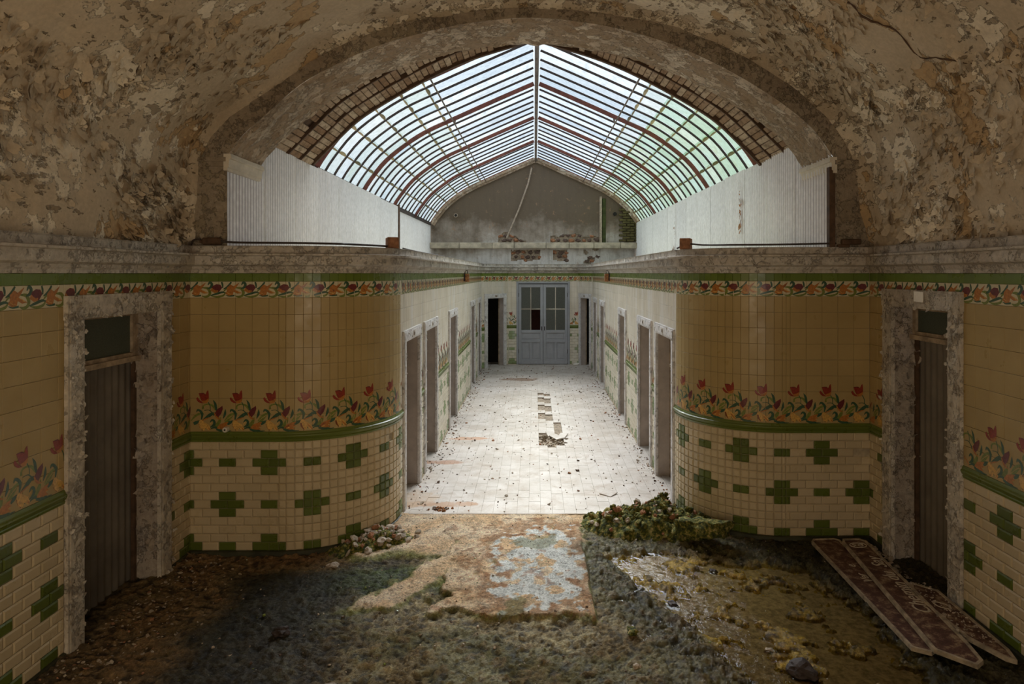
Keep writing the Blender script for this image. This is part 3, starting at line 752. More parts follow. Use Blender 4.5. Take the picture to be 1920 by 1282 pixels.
# ------------------------------------------------------------------ rooms behind: floor slab, party walls, ledge roofs
mb = MB(); mb.box(-4.2, 4.2, -2.8, 19.2, -.12, -.06); mb.build('floor_slab', 'mortar_bed', kind='structure')
mb = MB(); mb.box(-3.45, -3.27, YL - .2, 19, -.1, 2.6); mb.build('wall_outer_left', 'grout', kind='structure')
mb = MB(); mb.box(3.36, 3.5, YR - .2, 19, -.1, 2.6); mb.build('wall_outer_right', 'grout', kind='structure')
def ledge(side, name):
    X0, Yc, Xc, r = (XL - .3, YL, CL, RL) if side == 'l' else (XR + .3, YR, CR, RR)
    sg = -1 if side == 'l' else 1
    out = [(X0, Yc + .05), (Xc + sg * r, Yc + .05)] + [(Xc + sg * r - sg * (r - .05) * math.sin(a), Yc + r - (r - .05) * math.cos(a)) for a in [k * math.pi / 20 for k in range(1, 11)]] + [(Xc + sg * .05, YE), (Xc + sg * .05, 19), (X0, 19)]
    m = MB(); n = len(out); m.add([(x, y, 2.60) for x, y in out] + [(x, y, 2.74) for x, y in out], [tuple(range(n)), tuple(range(n, 2 * n))[::-1]] + [(i, (i + 1) % n, n + (i + 1) % n, n + i) for i in range(n)])
    return m.build(name, 'ledge_stone', kind='structure')
ledge('l', 'ceiling_cabins_left'); ledge('r', 'ceiling_cabins_right')
for (xa, xb) in ((-3.3, CL - .3), (CR + .3, 3.4)):      # partitions between the cabins
    for y in (8.17, 10.1, 12.8, 15.8): 
        m = MB(); m.box(xa, xb, y, y + .08, -.08, 2.6); m.build('wall_partition', 'reveal_plaster', kind='structure')
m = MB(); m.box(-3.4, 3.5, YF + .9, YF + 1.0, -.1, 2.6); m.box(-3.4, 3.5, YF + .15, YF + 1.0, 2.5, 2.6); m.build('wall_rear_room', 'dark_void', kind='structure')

# ------------------------------------------------------------------ vault over the hall
YW = lambda X: 6.14 + .0526 * X           # plane of the great arch
def pxarch(x, y):
    off = x - 1002; X = off * 6.14 / (1250 - .0526 * off); return (X, 2.5 + (512 - y) * YW(X) / 1250)
OUT = [pxarch(*p) for p in [(357, 505), (357, 430), (357, 350), (360, 300), (378, 262), (405, 232), (480, 174), (600, 95), (720, 45), (860, 14), (1000, 4), (1140, 14), (1280, 45), (1400, 95), (1500, 165), (1565, 225), (1600, 275), (1612, 320), (1618, 380), (1622, 430), (1628, 505)]]
OUT[0] = (XL - .02, 2.6); OUT[1] = (XL - .015, 2.85); OUT[-1] = (XR + .02, 2.6); OUT[-2] = (XR + .015, 2.85)
OPEN = [pxarch(*p) for p in [(426, 291), (455, 254), (490, 222), (565, 158), (640, 116), (714, 84), (827, 53), (920, 38), (1002, 34), (1080, 40), (1156, 53), (1240, 76), (1312, 105), (1390, 145), (1468, 195), (1526, 244), (1563, 297)]]
VP, VL = resample(catmull(OUT, 8), .035)
mb = MB(); NV = len(VP); ys = []
y = -2.6
while y < 6.5: ys.append(y); y += .14 if y < 2.5 else .04
for i, (X, Z) in enumerate(VP):
    a = VP[max(0, i - 1)]; b = VP[min(NV - 1, i + 1)]; tx, tz = b[0] - a[0], b[1] - a[1]; L = math.hypot(tx, tz); nx, nzv = tz / L, -tx / L
    for y in ys:
        yy = min(y, YW(X) + .02)
        h = .018 * fbm(X, y, Z, 1.3, 3) + .007 * fbm(X, y + 9, Z, 7, 3)
        lay = fbm(X + 4, y, Z, 2.6, 5)
        if lay > .12: h -= .010
        fillet = max(0, 1 - (YW(X) - y) / .16) if y <= YW(X) else 1
        h += .06 * fillet ** 2.5 if Z > 2.8 else 0
        mb.v.append((X + nx * h, yy, Z + nzv * h))
ny = len(ys)
for i in range(NV - 1):
    for j in range(ny - 1):
        if ys[j] > YW(VP[i][0]) + .04: continue
        mb.f.append((i * ny + j, i * ny + j + 1, (i + 1) * ny + j + 1, (i + 1) * ny + j)); mb.mi.append(0)
vault = mb.build('ceiling', 'vault_plaster', smooth=True, kind='structure')
# flakes of paint curling off the vault
def flakes_on_vault(n, dens):
    mb = MB(); rr = random.Random(5); c = 0
    while c < n:
        i = rr.randrange(4, NV - 4); X, Z = VP[i]; y = rr.uniform(2.9, YW(X) - .06)
        k = fbm(X * 1.0, y, Z, 1.1, 3) + (.45 if Z < 3.9 else .0) + (.12 if X > 0 else 0)
        if k < rr.uniform(.02, .75): continue
        a = VP[i - 1]; b = VP[i + 1]; tx, tz = b[0] - a[0], b[1] - a[1]; L = math.hypot(tx, tz); nrm = Vector((tz / L, 0, -tx / L))
        h = .018 * fbm(X, y, Z, 1.3, 3) + .007 * fbm(X, y + 9, Z, 7, 3) - (.010 if fbm(X + 4, y, Z, 2.6, 5) > .12 else 0)
        q = Vector((X, y, Z)) + nrm * (h + .001)
        size = rr.choice([.02, .03, .03, .04, .05, .06, .08]) * rr.uniform(.7, 1.35)
        random.seed(c); flake_pts(mb, frame_matrix(q, nrm, rr.gauss(1.5, .9)), size, rr.uniform(.15, .65)); c += 1
    mb.build('plaster_flakes', 'vault_plaster', vault, kind='stuff')
flakes_on_vault(5200, 1)
# long crack over the right haunch (a real groove strip of dark plaster edges)
def on_vault(xp, yp, lift=.004):
    """point of the vault seen through a place of the photograph, found by marching a ray"""
    dx, dz = (xp - 1002) / 1250, (512 - yp) / 1250; best = None
    for k in range(300):
        y = 2.0 + k * .015; X, Z = dx * y, 2.5 + dz * y
        # inside test: Z below vault height at X
        zc = 9
        if abs(X) > 3.05 and Z < 3.3:
            if X < XL or X > XR: break
            best = (X, y, Z); continue
        for a, b in zip(VP, VP[1:]):
            if (a[0] - X) * (b[0] - X) <= 0 and a[0] != b[0]: zc = a[1] + (b[1] - a[1]) * (X - a[0]) / (b[0] - a[0]); break
        else: zc = -1
        if Z > zc or y > YW(X): break
        best = (X, y, Z)
    return best
def crack(name, pts, r=.006):
    P = [on_vault(*p) for p in pts]; P = [p for p in P if p]
    q = catmull(P, 5); rr = random.Random(len(pts)); q = [(a + rr.uniform(-.006, .006), b + rr.uniform(-.006, .006), c + rr.uniform(-.004, .004)) for a, b, c in q]
    mb = MB(); mb.tube(q, [r * rr.uniform(.4, 1.3) for _ in q], 5); mb.build(name, 'timber_dark', vault)
crack('crack', [(1590, 3), (1625, 35), (1680, 58), (1720, 105), (1765, 110), (1840, 122), (1895, 132), (1915, 165)], .007)
crack('crack', [(345, 355), (349, 385), (350, 430)], .006)
crack('crack', [(250, 150), (262, 122), (296, 108)], .004)

# ------------------------------------------------------------------ great arch: face, rough intrados, imposts
OP, OL = resample(catmull(OPEN, 8), .06); n = len(OP)
mb = MB()
# pair each opening point with the vault curve by angle about a low centre
cz = 2.2
oa = [math.atan2(Z - cz, X) for X, Z in OP]; va = [(math.atan2(Z - cz, X), X, Z) for X, Z in VP]
def vault_at(th):
    b = min(va, key=lambda q: abs(q[0] - th)); return b[1], b[2]
ringo = []
for (X, Z), th in zip(OP, oa): ringo.append(vault_at(th))
K = 5
for (X, Z), (U, V) in zip(OP, ringo):
    for k in range(K + 1):
        f = k / K; x, z = X + (U - X) * f * 1.05, Z + (V - Z) * f * 1.05
        mb.v.append((x, YW(x) + .010 * fbm(x, z, 0, 3, 3), z))
for i in range(n - 1):
    for k in range(K): mb.f.append((i * (K + 1) + k, i * (K + 1) + k + 1, (i + 1) * (K + 1) + k + 1, (i + 1) * (K + 1) + k)); mb.mi.append(0)
# piers under the springing
for (xi, zi, xo, sg) in [(OP[0][0], OP[0][1], XL - .1, -1), (OP[-1][0], OP[-1][1], XR + .1, 1)]:
    N = 14
    b0 = len(mb.v)
    for j in range(N + 1):
        z = 2.6 + (zi + .12 - 2.6) * j / N
        for k in range(5):
            x = xi + (xo - xi) * k / 4; zz = z if k else min(z, zi)
            mb.v.append((x, YW(x) + .008 * fbm(x, z, 3, 4, 3), zz))
    for j in range(N):
        for k in range(4): mb.f.append((b0 + j * 5 + k, b0 + j * 5 + k + 1, b0 + (j + 1) * 5 + k + 1, b0 + (j + 1) * 5 + k)); mb.mi.append(0)
    x0 = xi; y0 = YW(x0)
wall_arch = mb.build('wall_arch', 'arch_plaster', smooth=False, kind='structure')
mb = MB(); M_ = 12
rr = random.Random(2)
for (X, Z) in OP:
    th = math.atan2(Z - 1.6, X)
    for j in range(M_ + 1):
        f = j / M_; e = -abs(.035 * fbm(X * 1.0, f * 3, Z, 4, 5)) if j else 0.0
        mb.v.append((X + math.cos(th) * e, YW(X) + .68 * f, Z + math.sin(th) * e))
for i in range(n - 1):
    for j in range(M_): mb.f.append((i * (M_ + 1) + j, i * (M_ + 1) + j + 1, (i + 1) * (M_ + 1) + j + 1, (i + 1) * (M_ + 1) + j)); mb.mi.append(0)
# back cheek of the arch
b0 = len(mb.v)
for (X, Z) in OP:
    th = math.atan2(Z - 1.6, X)
    mb.v.append((X, YW(X) + .68, Z)); mb.v.append((X + math.cos(th) * .9, YW(X) + .68, Z + math.sin(th) * .9))
for i in range(n - 1): mb.f.append((b0 + 2 * i, b0 + 2 * i + 1, b0 + 2 * i + 3, b0 + 2 * i + 2)); mb.mi.append(0)
arch_soffit = mb.build('trim_intrados', 'rough_masonry', kind='structure')
for side, (X, Z) in (('l', OP[0]), ('r', OP[-1])):
    sg = 1 if side == 'l' else -1; y0 = YW(X); ya, yb = y0 - .03, y0 + .70
    prof = [(-.05, .0), (.0, .0), (.012, -.03), (.012, -.055), (-.0, -.062), (-.006, -.09), (.004, -.13), (.03, -.16), (.045, -.165), (.045, -.19), (-.05, -.2)]
    # the cornice block swells outward towards its top
    prof = [(-.05, .0), (.012, .0), (.02, -.04), (.02, -.06), (.004, -.066), (.0, -.09), (-.004, -.12), (-.004, -.16), (-.014, -.17), (-.014, -.20), (-.05, -.2)]
    mb = MB(); m = len(prof); vs = [(X + sg * (a + .03), y, Z + .01 + b * .75) for y in (ya, yb) for a, b in prof]
    mb.add(vs, [(k, k + 1, m + k + 1, m + k) for k in range(m - 1)] + [tuple(range(m))[::-1], tuple(range(m, 2 * m))])
    mb.build('trim_impost', 'stone_cream', kind='structure')
    mb = MB(); xo = XL if side == 'l' else XR
    mb.box(min(X, xo), max(X, xo), y0 - .035, y0 + .02, Z - .06, Z - .02); mb.box(min(X, xo), max(X, xo), y0 - .022, y0 + .02, Z - .10, Z - .06)
    mb.build('trim_pilaster_cap', 'arch_plaster', kind='structure')

# ------------------------------------------------------------------ brick barrel between arch and glass roof
B = [(-2.77, 3.84), (-2.53, 4.09), (-2.23, 4.38), (-1.89, 4.61), (-1.32, 4.93), (-.78, 5.17), (-.16, 5.36), (0, 5.40)]
B = B + [(-x * 1.02, z) for x, z in B[::-1][1:]]
BP, BL = resample(catmull(B, 8), .078); nb = len(BP)
ceil2 = empty('ceiling_brick_barrel', kind='structure')
mb = MB(); rr = random.Random(8)
bricks = []
for r_, (ya, yb, dr) in enumerate([(7.08, 7.46, .0), (7.49, 7.85, .0), (7.88, 8.22, .0)]):
    for i in range(nb - 1):
        (x0, z0), (x1, z1) = BP[i], BP[i + 1]
        c = ((x0 + x1) / 2, (z0 + z1) / 2); ang = math.atan2(z1 - z0, x1 - x0)
        dep = rr.uniform(-.010, .012) - .02 * r_ * 0
        nx, nzv = math.sin(ang), -math.cos(ang)
        if rr.random() < .05: dep -= .03
        bricks.append((c[0] + nx * dep, (ya + yb) / 2 + rr.uniform(-.01, .01), c[1] + nzv * dep, ang))
plain('brick_pale', (.42, .28, .17), .92, .5, 16, .012)
t = NT('brick_soffit'); c0 = t.ramp(t.objrand(), (.0, (.30, .17, .09)), (.5, (.44, .30, .19)), (1, (.58, .45, .32)))
c0 = t.mix(t.ramp(t.noise(11, 7, .7), (.48, 0.0), (.6, .7)), c0, (.14, .08, .04)); MT['brick_soffit'] = t.fin(c0, .95, t.bump(t.noise(40, 6, .75), .8, .02))
bm_ = MB(); bm_.bbox(-.0355, .0355, -.178, .178, 0, .10, .007); bme = bm_.mesh('soffit_brick', ['brick_soffit'])
for (x, y, z, a) in bricks:
    o = link('soffit_brick', bme, ceil2, (x, y, z)); o.rotation_euler = (0, -a, 0)
mb = MB()
for off, (ya, yb) in ((.035, (6.78, 8.24)),):
    m = 0
    for (X, Z) in BP:
        th = math.atan2(Z - 2.6, X); mb.v += [(X + math.cos(th) * off, ya, Z + math.sin(th) * off), (X + math.cos(th) * off, yb, Z + math.sin(th) * off), (X + math.cos(th) * .35, yb, Z + math.sin(th) * .35), (X + math.cos(th) * .35, ya, Z + math.sin(th) * .35)]
    for i in range(nb - 1):
        for k in range(4): mb.f.append((4 * i + k, 4 * i + (k + 1) % 4, 4 * i + 4 + (k + 1) % 4, 4 * i + 4 + k)); mb.mi.append(0)
mb.build('barrel_shell', 'timber_dark', ceil2)
for (yc, w, h) in [(6.93, .16, .05), (7.475, .022, .02), (7.865, .022, .02), (8.25, .05, .035)]:
    mb = MB()
    for (X, Z) in BP:
        th = math.atan2(Z - 2.6, X); c_, s_ = math.cos(th), math.sin(th)
        for (o, y) in ((-h, yc - w / 2), (-h, yc + w / 2), (.03, yc + w / 2), (.03, yc - w / 2)): mb.v.append((X + c_ * o, y, Z + s_ * o))
    for i in range(nb - 1):
        for k in range(4): mb.f.append((4 * i + k, 4 * i + (k + 1) % 4, 4 * i + 4 + (k + 1) % 4, 4 * i + 4 + k)); mb.mi.append(0)
    mb.build('curved_rib', 'timber_dark', ceil2)

# ------------------------------------------------------------------ glass roof
G = [(-2.86, 3.86), (-2.72, 4.08), (-2.42, 4.43), (-1.88, 4.82), (-1.20, 5.14), (-.55, 5.43), (-.02, 5.66)]
GPl, GL = resample(catmull(G, 10), .02)
def gp(s):
    s = max(0, min(s, GL)); i = s / GL * (len(GPl) - 1); k = min(int(i), len(GPl) - 2); f = i - k
    a, b = GPl[k], GPl[k + 1]; return (a[0] + (b[0] - a[0]) * f, a[1] + (b[1] - a[1]) * f)
roof = empty('window_1', kind='structure')      # the skylight
BAY = .4; Y0 = 8.25; NB = 25
cuts = [0, .36, .74, 1.12, 1.50, 1.84, GL]
def mirx(p, sd): return (p[0] if sd < 0 else -p[0] + .07, p[1])
for sd in (-1, 1):
    for ci in range(6):
        a, b = cuts[ci], cuts[ci + 1]
        for var in range(2):
            mb = MB(); nn = 5
            for k in range(nn + 1):
                s = a + (b - a) * k / nn + (.03 if k == nn and ci < 5 else 0); X, Z = mirx(gp(s), sd); lift = .012 * (1 - k / nn) - .004 + .010 * (ci % 2)
                for j in range(2): mb.v.append((X, (.018 if j == 0 else BAY - .018), Z + lift))
            for k in range(nn): mb.f.append((2 * k, 2 * k + 1, 2 * k + 3, 2 * k + 2)); mb.mi.append(0)
            if ci > 0:   # scalloped line of old putty and dirt at the lap
                q = 8; b0 = len(mb.v)
                for k in range(q + 1):
                    f = k / q; w = (.020 + .022 * var) * math.sin(math.pi * f) ** .6 + .008
                    for e in (0, 1):
                        X, Z = mirx(gp(a - .01 + w * (e - .2)), sd); mb.v.append((X, .018 + (BAY - .036) * f, Z - .006))
                for k in range(q): mb.f.append((b0 + 2 * k, b0 + 2 * k + 1, b0 + 2 * k + 3, b0 + 2 * k + 2)); mb.mi.append(1)
            gm = 'pane_upper' if ci == 5 else ('pane_lower' if sd < 0 or ci > 3 else 'pane_green')
            me = mb.mesh('glass_pane', [gm, 'putty'])
            for yb in range(NB):
                if (yb * 7 + ci * 3) % 2 != var: continue
                link('glass_pane', me, roof, (0, Y0 + yb * BAY, 0))
    def bar_mesh(w, d, mat, nm, dz=0):
        mb = MB(); nn = 26
        for k in range(nn + 1):
            X, Z = mirx(gp(GL * k / nn), sd); Xa, Za = mirx(gp(GL * k / nn + .01), sd); Xb, Zb = mirx(gp(GL * k / nn - .01), sd)
            tx, tz = Xa - Xb, Za - Zb; L = math.hypot(tx, tz) or 1; nx, nzv = (tz / L, -tx / L)
            if nzv > 0: nx, nzv = -nx, -nzv
            for (o, y) in ((-.01, -w / 2), (-.01, w / 2), (d, w / 2), (d, -w / 2)): mb.v.append((X + nx * o, y, Z + nzv * o))
        for k in range(nn):
            for j in range(4): mb.f.append((4 * k + j, 4 * k + (j + 1) % 4, 4 * k + 4 + (j + 1) % 4, 4 * k + 4 + j)); mb.mi.append(0)
        return mb.mesh(nm, [mat])
    bm1 = bar_mesh(.015, .020, 'iron_dark', 'glazing_bar'); bm2 = bar_mesh(.032, .055, 'iron_red', 'roof_rib')
    for yb in range(NB + 1):
        main = yb % 6 == 1
        link('roof_rib' if main else 'glazing_bar', bm2 if main else bm1, roof, (0, Y0 + yb * BAY, 0))
    mb = MB()
    for s in (.0, ):
        X, Z = mirx(gp(s), sd); mb.box(X - .03, X + .03, Y0, Y0 + NB * BAY, Z - .05, Z + .03)
    mb.build('eaves_bar', 'iron_dark', roof)
mb = MB(); mb.bbox(.005, .065, Y0, Y0 + NB * BAY, 5.56, 5.70, .01); mb.build('ridge_beam', 'rod_iron', roof)
for (x, nm) in ((-1.32, 'l'), (1.33, 'r')):
    mb = MB(); mb.tube([(x * 1.0, 7.5, 5.13), (x, 7.6, 4.98), (x, 8.1, 4.96), (x, 18.3, 5.00)], [.02, .02, .012, .012], 8)
    for y in (11.05, 13.45, 15.85): mb.tube([(x, y, 4.99), (x * .99, y, 5.06)], .014, 6)
    mb.build('tie_rod', 'rod_iron', roof)
mb = MB(); mb.tube([(.035, 8.2, 5.54), (.035, 18.3, 5.54)], .016, 8)
for k in range(12): mb.bbox(.02, .05, 8.6 + k * .8, 8.64 + k * .8, 5.50, 5.58, .004)
mb.build('ridge_pipe', 'rod_iron', roof)
# cheek that closes brick barrel to glass roof
mb = MB(); full = [mirx(gp(GL * k / 20), -1) for k in range(21)] + [mirx(gp(GL * (20 - k) / 20), 1) for k in range(21)]
bq, _ = resample(BP, .01); bb = [bq[int(k * (len(bq) - 1) / (len(full) - 1))] for k in range(len(full))]
for (a, b) in zip(full, bb): mb.v += [(b[0], 8.26, b[1] + .02), (a[0] * 1.0, 8.26, a[1] + .05)]
for k in range(len(full) - 1): mb.f.append((2 * k, 2 * k + 1, 2 * k + 3, 2 * k + 2)); mb.mi.append(0)
mb.build('trim_roof_end', 'timber_dark', kind='structure')

# ------------------------------------------------------------------ corrugated side walls of the lantern
SP = .064
def side_sheets(name, X, xn, ya, yb, z0, z1, w, ins=.0):
    r = empty(name, kind='structure'); y = ya; k = 0
    while y < yb - .05:
        ww = min(w + .05, yb - y); vs, fs = corr_sheet_local(ww, 1, SP, .0078, 8); mb = MB()
        zt = z1 + random.uniform(-.01, .01); x0 = X + xn * .004 * (k % 2)
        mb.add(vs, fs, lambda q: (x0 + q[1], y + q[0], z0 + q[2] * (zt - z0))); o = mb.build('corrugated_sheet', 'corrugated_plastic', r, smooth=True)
        ga = o.data.attributes.new('groove', 'FLOAT', 'POINT'); ga.data.foreach_set('value', [max(0, -xn * (v[0] - x0) / .0078) for v in mb.v])  # mask for the painted groove shading
        y += w; k += 1
    return r
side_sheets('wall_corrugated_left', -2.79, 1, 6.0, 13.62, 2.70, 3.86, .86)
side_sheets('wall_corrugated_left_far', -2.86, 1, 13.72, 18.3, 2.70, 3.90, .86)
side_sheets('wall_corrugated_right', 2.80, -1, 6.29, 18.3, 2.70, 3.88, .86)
mb = MB(); mb.box(-2.86, -2.76, 13.62, 13.70, 2.7, 3.9); mb.build('trim_post', 'timber_dark', kind='structure')
mb = MB(); mb.box(2.775, 2.83, 6.27, 6.33, 2.7, 3.5); mb.build('trim_post', 'timber_dark', kind='structure')
mb = MB()
for (yy, z0, z1, r_) in [(9.0, 3.0, 3.75, .02), (8.98, 3.1, 3.5, .03), (13.2, 2.8, 3.6, .02), (13.3, 2.75, 3.0, .05)]:
    for k in range(14):
        z = random.uniform(z0, z1); random.seed(k + int(yy * 10)); flake_pts(mb, frame_matrix((2.772, yy + random.uniform(-.04, .04), z), (-1, 0, 0), random.uniform(0, 6)), r_ * random.uniform(.8, 2.0), .3)
o = mb.build('creeper_remains', 'rust', kind='stuff'); o['label'] = 'rusty brown shreds hanging down the right corrugated sheets'; o['category'] = 'debris'

# ------------------------------------------------------------------ gable wall at the far end
def gx(x): return (x - 1002) / 68.3
def gz(y): return 2.5 + (512 - y) / 68.3
allG = [mirx(gp(GL * k / 40), -1) for k in range(41)] + [mirx(gp(GL * (40 - k) / 40), 1) for k in range(41)]
def ztop(x):
    for a, b in zip(allG, allG[1:]):
        if a[0] <= x <= b[0] and b[0] > a[0]: return a[1] + (b[1] - a[1]) * (x - a[0]) / (b[0] - a[0])
    return 3.86
gable = empty('wall_gable', kind='structure')
mb = MB(); N = 60; vs = []
for k in range(N + 1):
    x = -2.95 + 5.95 * k / N; mb.v += [(x, YF + .06, 2.5), (x, YF + .06, ztop(x) - .03), (x, YF + .3, 2.5), (x, YF + .3, ztop(x) - .03)]
for k in range(N): a = 4 * k; mb.f += [(a, a + 4, a + 5, a + 1), (a + 2, a + 3, a + 7, a + 6), (a + 1, a + 5, a + 7, a + 3)]; mb.mi += [0] * 3
mb.build('rubble_core', 'mortar_bed', gable)
def in_hole(x, z):
    X = 1002 + x * 68.3; Y = 512 - (z - 2.5) * 68.3; w = 6 * fbm(x * 2, z * 2, 1, 2.2, 4)
    if 468 + w * .4 < Y < 489 + w * .4 and (957 < X < 1013 or 1037 < X < 1064): return True
    if Y < 455:
        if 935 < X < 987 and Y > 452 - max(0, (18 - abs(X - 950) * .55)) + w * .8 and Y > 430: return True
        if 1032 < X < 1125 and Y > 441 + w: return True
        if X > 1168 and Y > 395 and X + (Y - 395) * .02 > 1172 + w * 1.5: return True
    if Y > 466 and 1095 < X < 1130 and w > 2: return True
    return False
mb = MB(); st = .035; nx_ = int(5.9 / st); nz_ = int(3.1 / st); idx = {}
def gv(i, j):
    if (i, j) not in idx:
        x = -2.92 + i * st; z = 2.62 + j * st; idx[(i, j)] = len(mb.v); mb.v.append((x + .008 * nz(x * 30, z * 30), YF + .028 + .012 * fbm(x, z, 2, 2.5, 4), z + .008 * nz(z * 30, x * 30, 3)))
    return idx[(i, j)]
for i in range(nx_):
    for j in range(nz_):
        x = -2.92 + (i + .5) * st; z = 2.62 + (j + .5) * st
        if z > ztop(x) - .04 or in_hole(x, z): continue
        mb.f.append((gv(i, j), gv(i + 1, j), gv(i + 1, j + 1), gv(i, j + 1))); mb.mi.append(0)
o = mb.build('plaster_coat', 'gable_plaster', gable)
md = o.modifiers.new('thick', 'SOLIDIFY'); md.thickness = .03; md.offset = -1
# stones laid bare by fallen plaster
def lump(seed, sub=2, rough=.22, flat=1.0):
    bm = bmesh.new(); bmesh.ops.create_icosphere(bm, subdivisions=sub, radius=1)
    for v in bm.verts:
        f = 1 + rough * noise.noise(v.co * 1.3 + Vector((seed * 3.1, seed, 0))) * 1.6 + rough * .5 * noise.noise(v.co * 3.1 + Vector((seed, 7, seed)))
        v.co *= f; v.co.z *= flat
    return bm
def lump_mesh(seed, mat, sub=2, rough=.22, flat=1.0, name='stone'):
    bm = lump(seed, sub, rough, flat); me = bpy.data.meshes.new(name); bm.to_mesh(me); bm.free(); me.materials.append(MT[mat])
    return me
plain('gable_stone', (.15, .10, .08), .9, .5, 14, .02)
GS = [lump_mesh(k, 'gable_stone' if k % 3 else 'brick_red', 2, .3) for k in range(5)]
rr = random.Random(4)
cand = []
for row_ in range(16):
    for c_ in range(80):
        x = -2.9 + c_ * .17 + (row_ % 2) * .08 + rr.uniform(-.03, .03); z = 2.72 + row_ * .115 + rr.uniform(-.015, .015)
        if in_hole(x, z) and z < ztop(x) - .1 and not (3.15 < z < 3.36) and x < 2.35: cand.append((x, z))
for i, (x, z) in enumerate(cand):
    o = link('wall_stone', GS[i % 5], gable, (x, YF + .055, z)); o.scale = (rr.uniform(.055, .09), .04, rr.uniform(.035, .055)); o.rotation_euler = (0, rr.uniform(-.3, .3), 0)
plain('green_brick', (.12, .10, .035), .9, .5, 12, .01)
bb_ = MB(); bb_.bbox(-.10, .10, -.05, .05, -.028, .028, .006); bme2 = bb_.mesh('wall_brick', ['green_brick'])
for row_ in range(13):
    for c_ in range(3):
        x = 2.42 + c_ * .215 + (row_ % 2) * .1; z = 3.40 + row_ * .07
        if z < ztop(x) - .04 and x < 2.86: link('wall_brick', bme2, gable, (x, YF + .01 + rr.uniform(-.02, .02), z))
# stepped brick rim under the glass, stone ledge, stain strip
mb = MB()
for w, (o_, yy, dp) in enumerate([(.02, YF - .10, .12), (.075, YF - .05, .10)]):
    b0 = len(mb.v)
    for (X, Z) in allG:
        th = math.atan2(Z - 2.4, X - .03); c_, s_ = math.cos(th), math.sin(th)
        for (r_, y_) in ((o_, yy), (o_ + .06 + .01 * nz(X * 9, Z * 9), yy), (o_ + .06, YF + .1), (o_, YF + .1)): mb.v.append((X - c_ * r_, y_, Z - s_ * r_))
    for i in range(len(allG) - 1):
        for k in range(4): mb.f.append((b0 + 4 * i + k, b0 + 4 * i + (k + 1) % 4, b0 + 4 * i + 4 + (k + 1) % 4, b0 + 4 * i + 4 + k)); mb.mi.append(0)
mb.build('brick_rim', 'rough_masonry', gable)
xs = [-2.86, -2.05, -1.15, -.55, .32, .95, 1.62, 2.35, 2.88]
for a, b in zip(xs, xs[1:]):
    mb = MB(); mb.bbox(a + .004, b - .004, YF - .16 + random.uniform(0, .015), YF + .06, 3.175, 3.335, .012); mb.build('ledge_stone', 'ledge_stone', gable)
mb = MB(); mb.bbox(gx(1124), gx(1128.5), YF - .03, YF + .05, 3.34, 4.6, .005); mb.build('render_edge', 'stone_pale', gable)
mb = MB(); mb.bbox(gx(1129), gx(1136), YF + .0, YF + .05, 3.34, 4.55, .01); mb.build('moss_streak', 'moss_wall', gable)
mb = MB(); mb.tube([(gx(997), YF - .05, gz(315)), (gx(990), YF - .04, gz(345)), (gx(972), YF - .04, gz(395)), (gx(950), YF - .05, gz(446))], .022, 8)
o = mb.build('diagonal_pipe', 'stone_pale'); o['label'] = 'thin pale pipe slanting down the far gable from its peak'; o['category'] = 'pipe'
mb = MB(); mb.tube([(gx(855), YF + .03, gz(404)), (gx(855), YF - .07, gz(404))], .055, 16); mb.tube([(gx(855), YF - .0, gz(404)), (gx(855), YF - .075, gz(404))], .038, 12, m=1)
o = mb.build('vent_pipe', ['stone_pale', 'dark_void']); o['label'] = 'short round vent stub low on the left side of the far gable'; o['category'] = 'vent'
mb = MB(); mb.tube([(gx(1153), YF + .03, gz(401)), (gx(1153), YF - .012, gz(401))], .05, 14); mb.build('wall_hole', 'dark_void', gable)

# ------------------------------------------------------------------ corridor floor: tiles 12.5 x 25 cm, some gone
YT0, TW, TL = 6.93, .125, .25
ffloor = empty('floor_corridor', kind='structure')
mb = MB(); mb.box(CL - .2, CR + .2, YT0, YF + .02, -.05, -.022); mb.build('mortar_bed', 'mortar_bed', ffloor)
def gone(x, y):
    c = int(math.floor((x - .066) / TW))
    if 11.2 < y < 13.85 and c in (0, 1): return ((int(y / TL) + c) % 3 != 0)
    if 10.45 < y < 11.3 and c == 2: return True
    if 9.62 < y < 10.35 and .03 < x < .50 and not (y > 10.0 and x > .38) : return True
    return False
def ftile(w, l):
    w2, l2, b = w / 2 - .0005, l / 2 - .0005, .0012
    vs = [(-w2, -l2, -.022), (w2, -l2, -.022), (w2, l2, -.022), (-w2, l2, -.022), (-w2, -l2, -.001), (w2, -l2, -.001), (w2, l2, -.001), (-w2, l2, -.001),
          (-w2 + b, -l2 + b, 0), (w2 - b, -l2 + b, 0), (w2 - b, l2 - b, 0), (-w2 + b, l2 - b, 0)]
    return vs, [(0, 1, 5, 4), (1, 2, 6, 5), (2, 3, 7, 6), (3, 0, 4, 7), (4, 5, 9, 8), (5, 6, 10, 9), (6, 7, 11, 10), (7, 4, 8, 11), (8, 9, 10, 11)]
fm = {}; rr = random.Random(21); rest = MB(); cnt = 0
y = YT0; r_ = 0
x00 = .066 - TW * 14
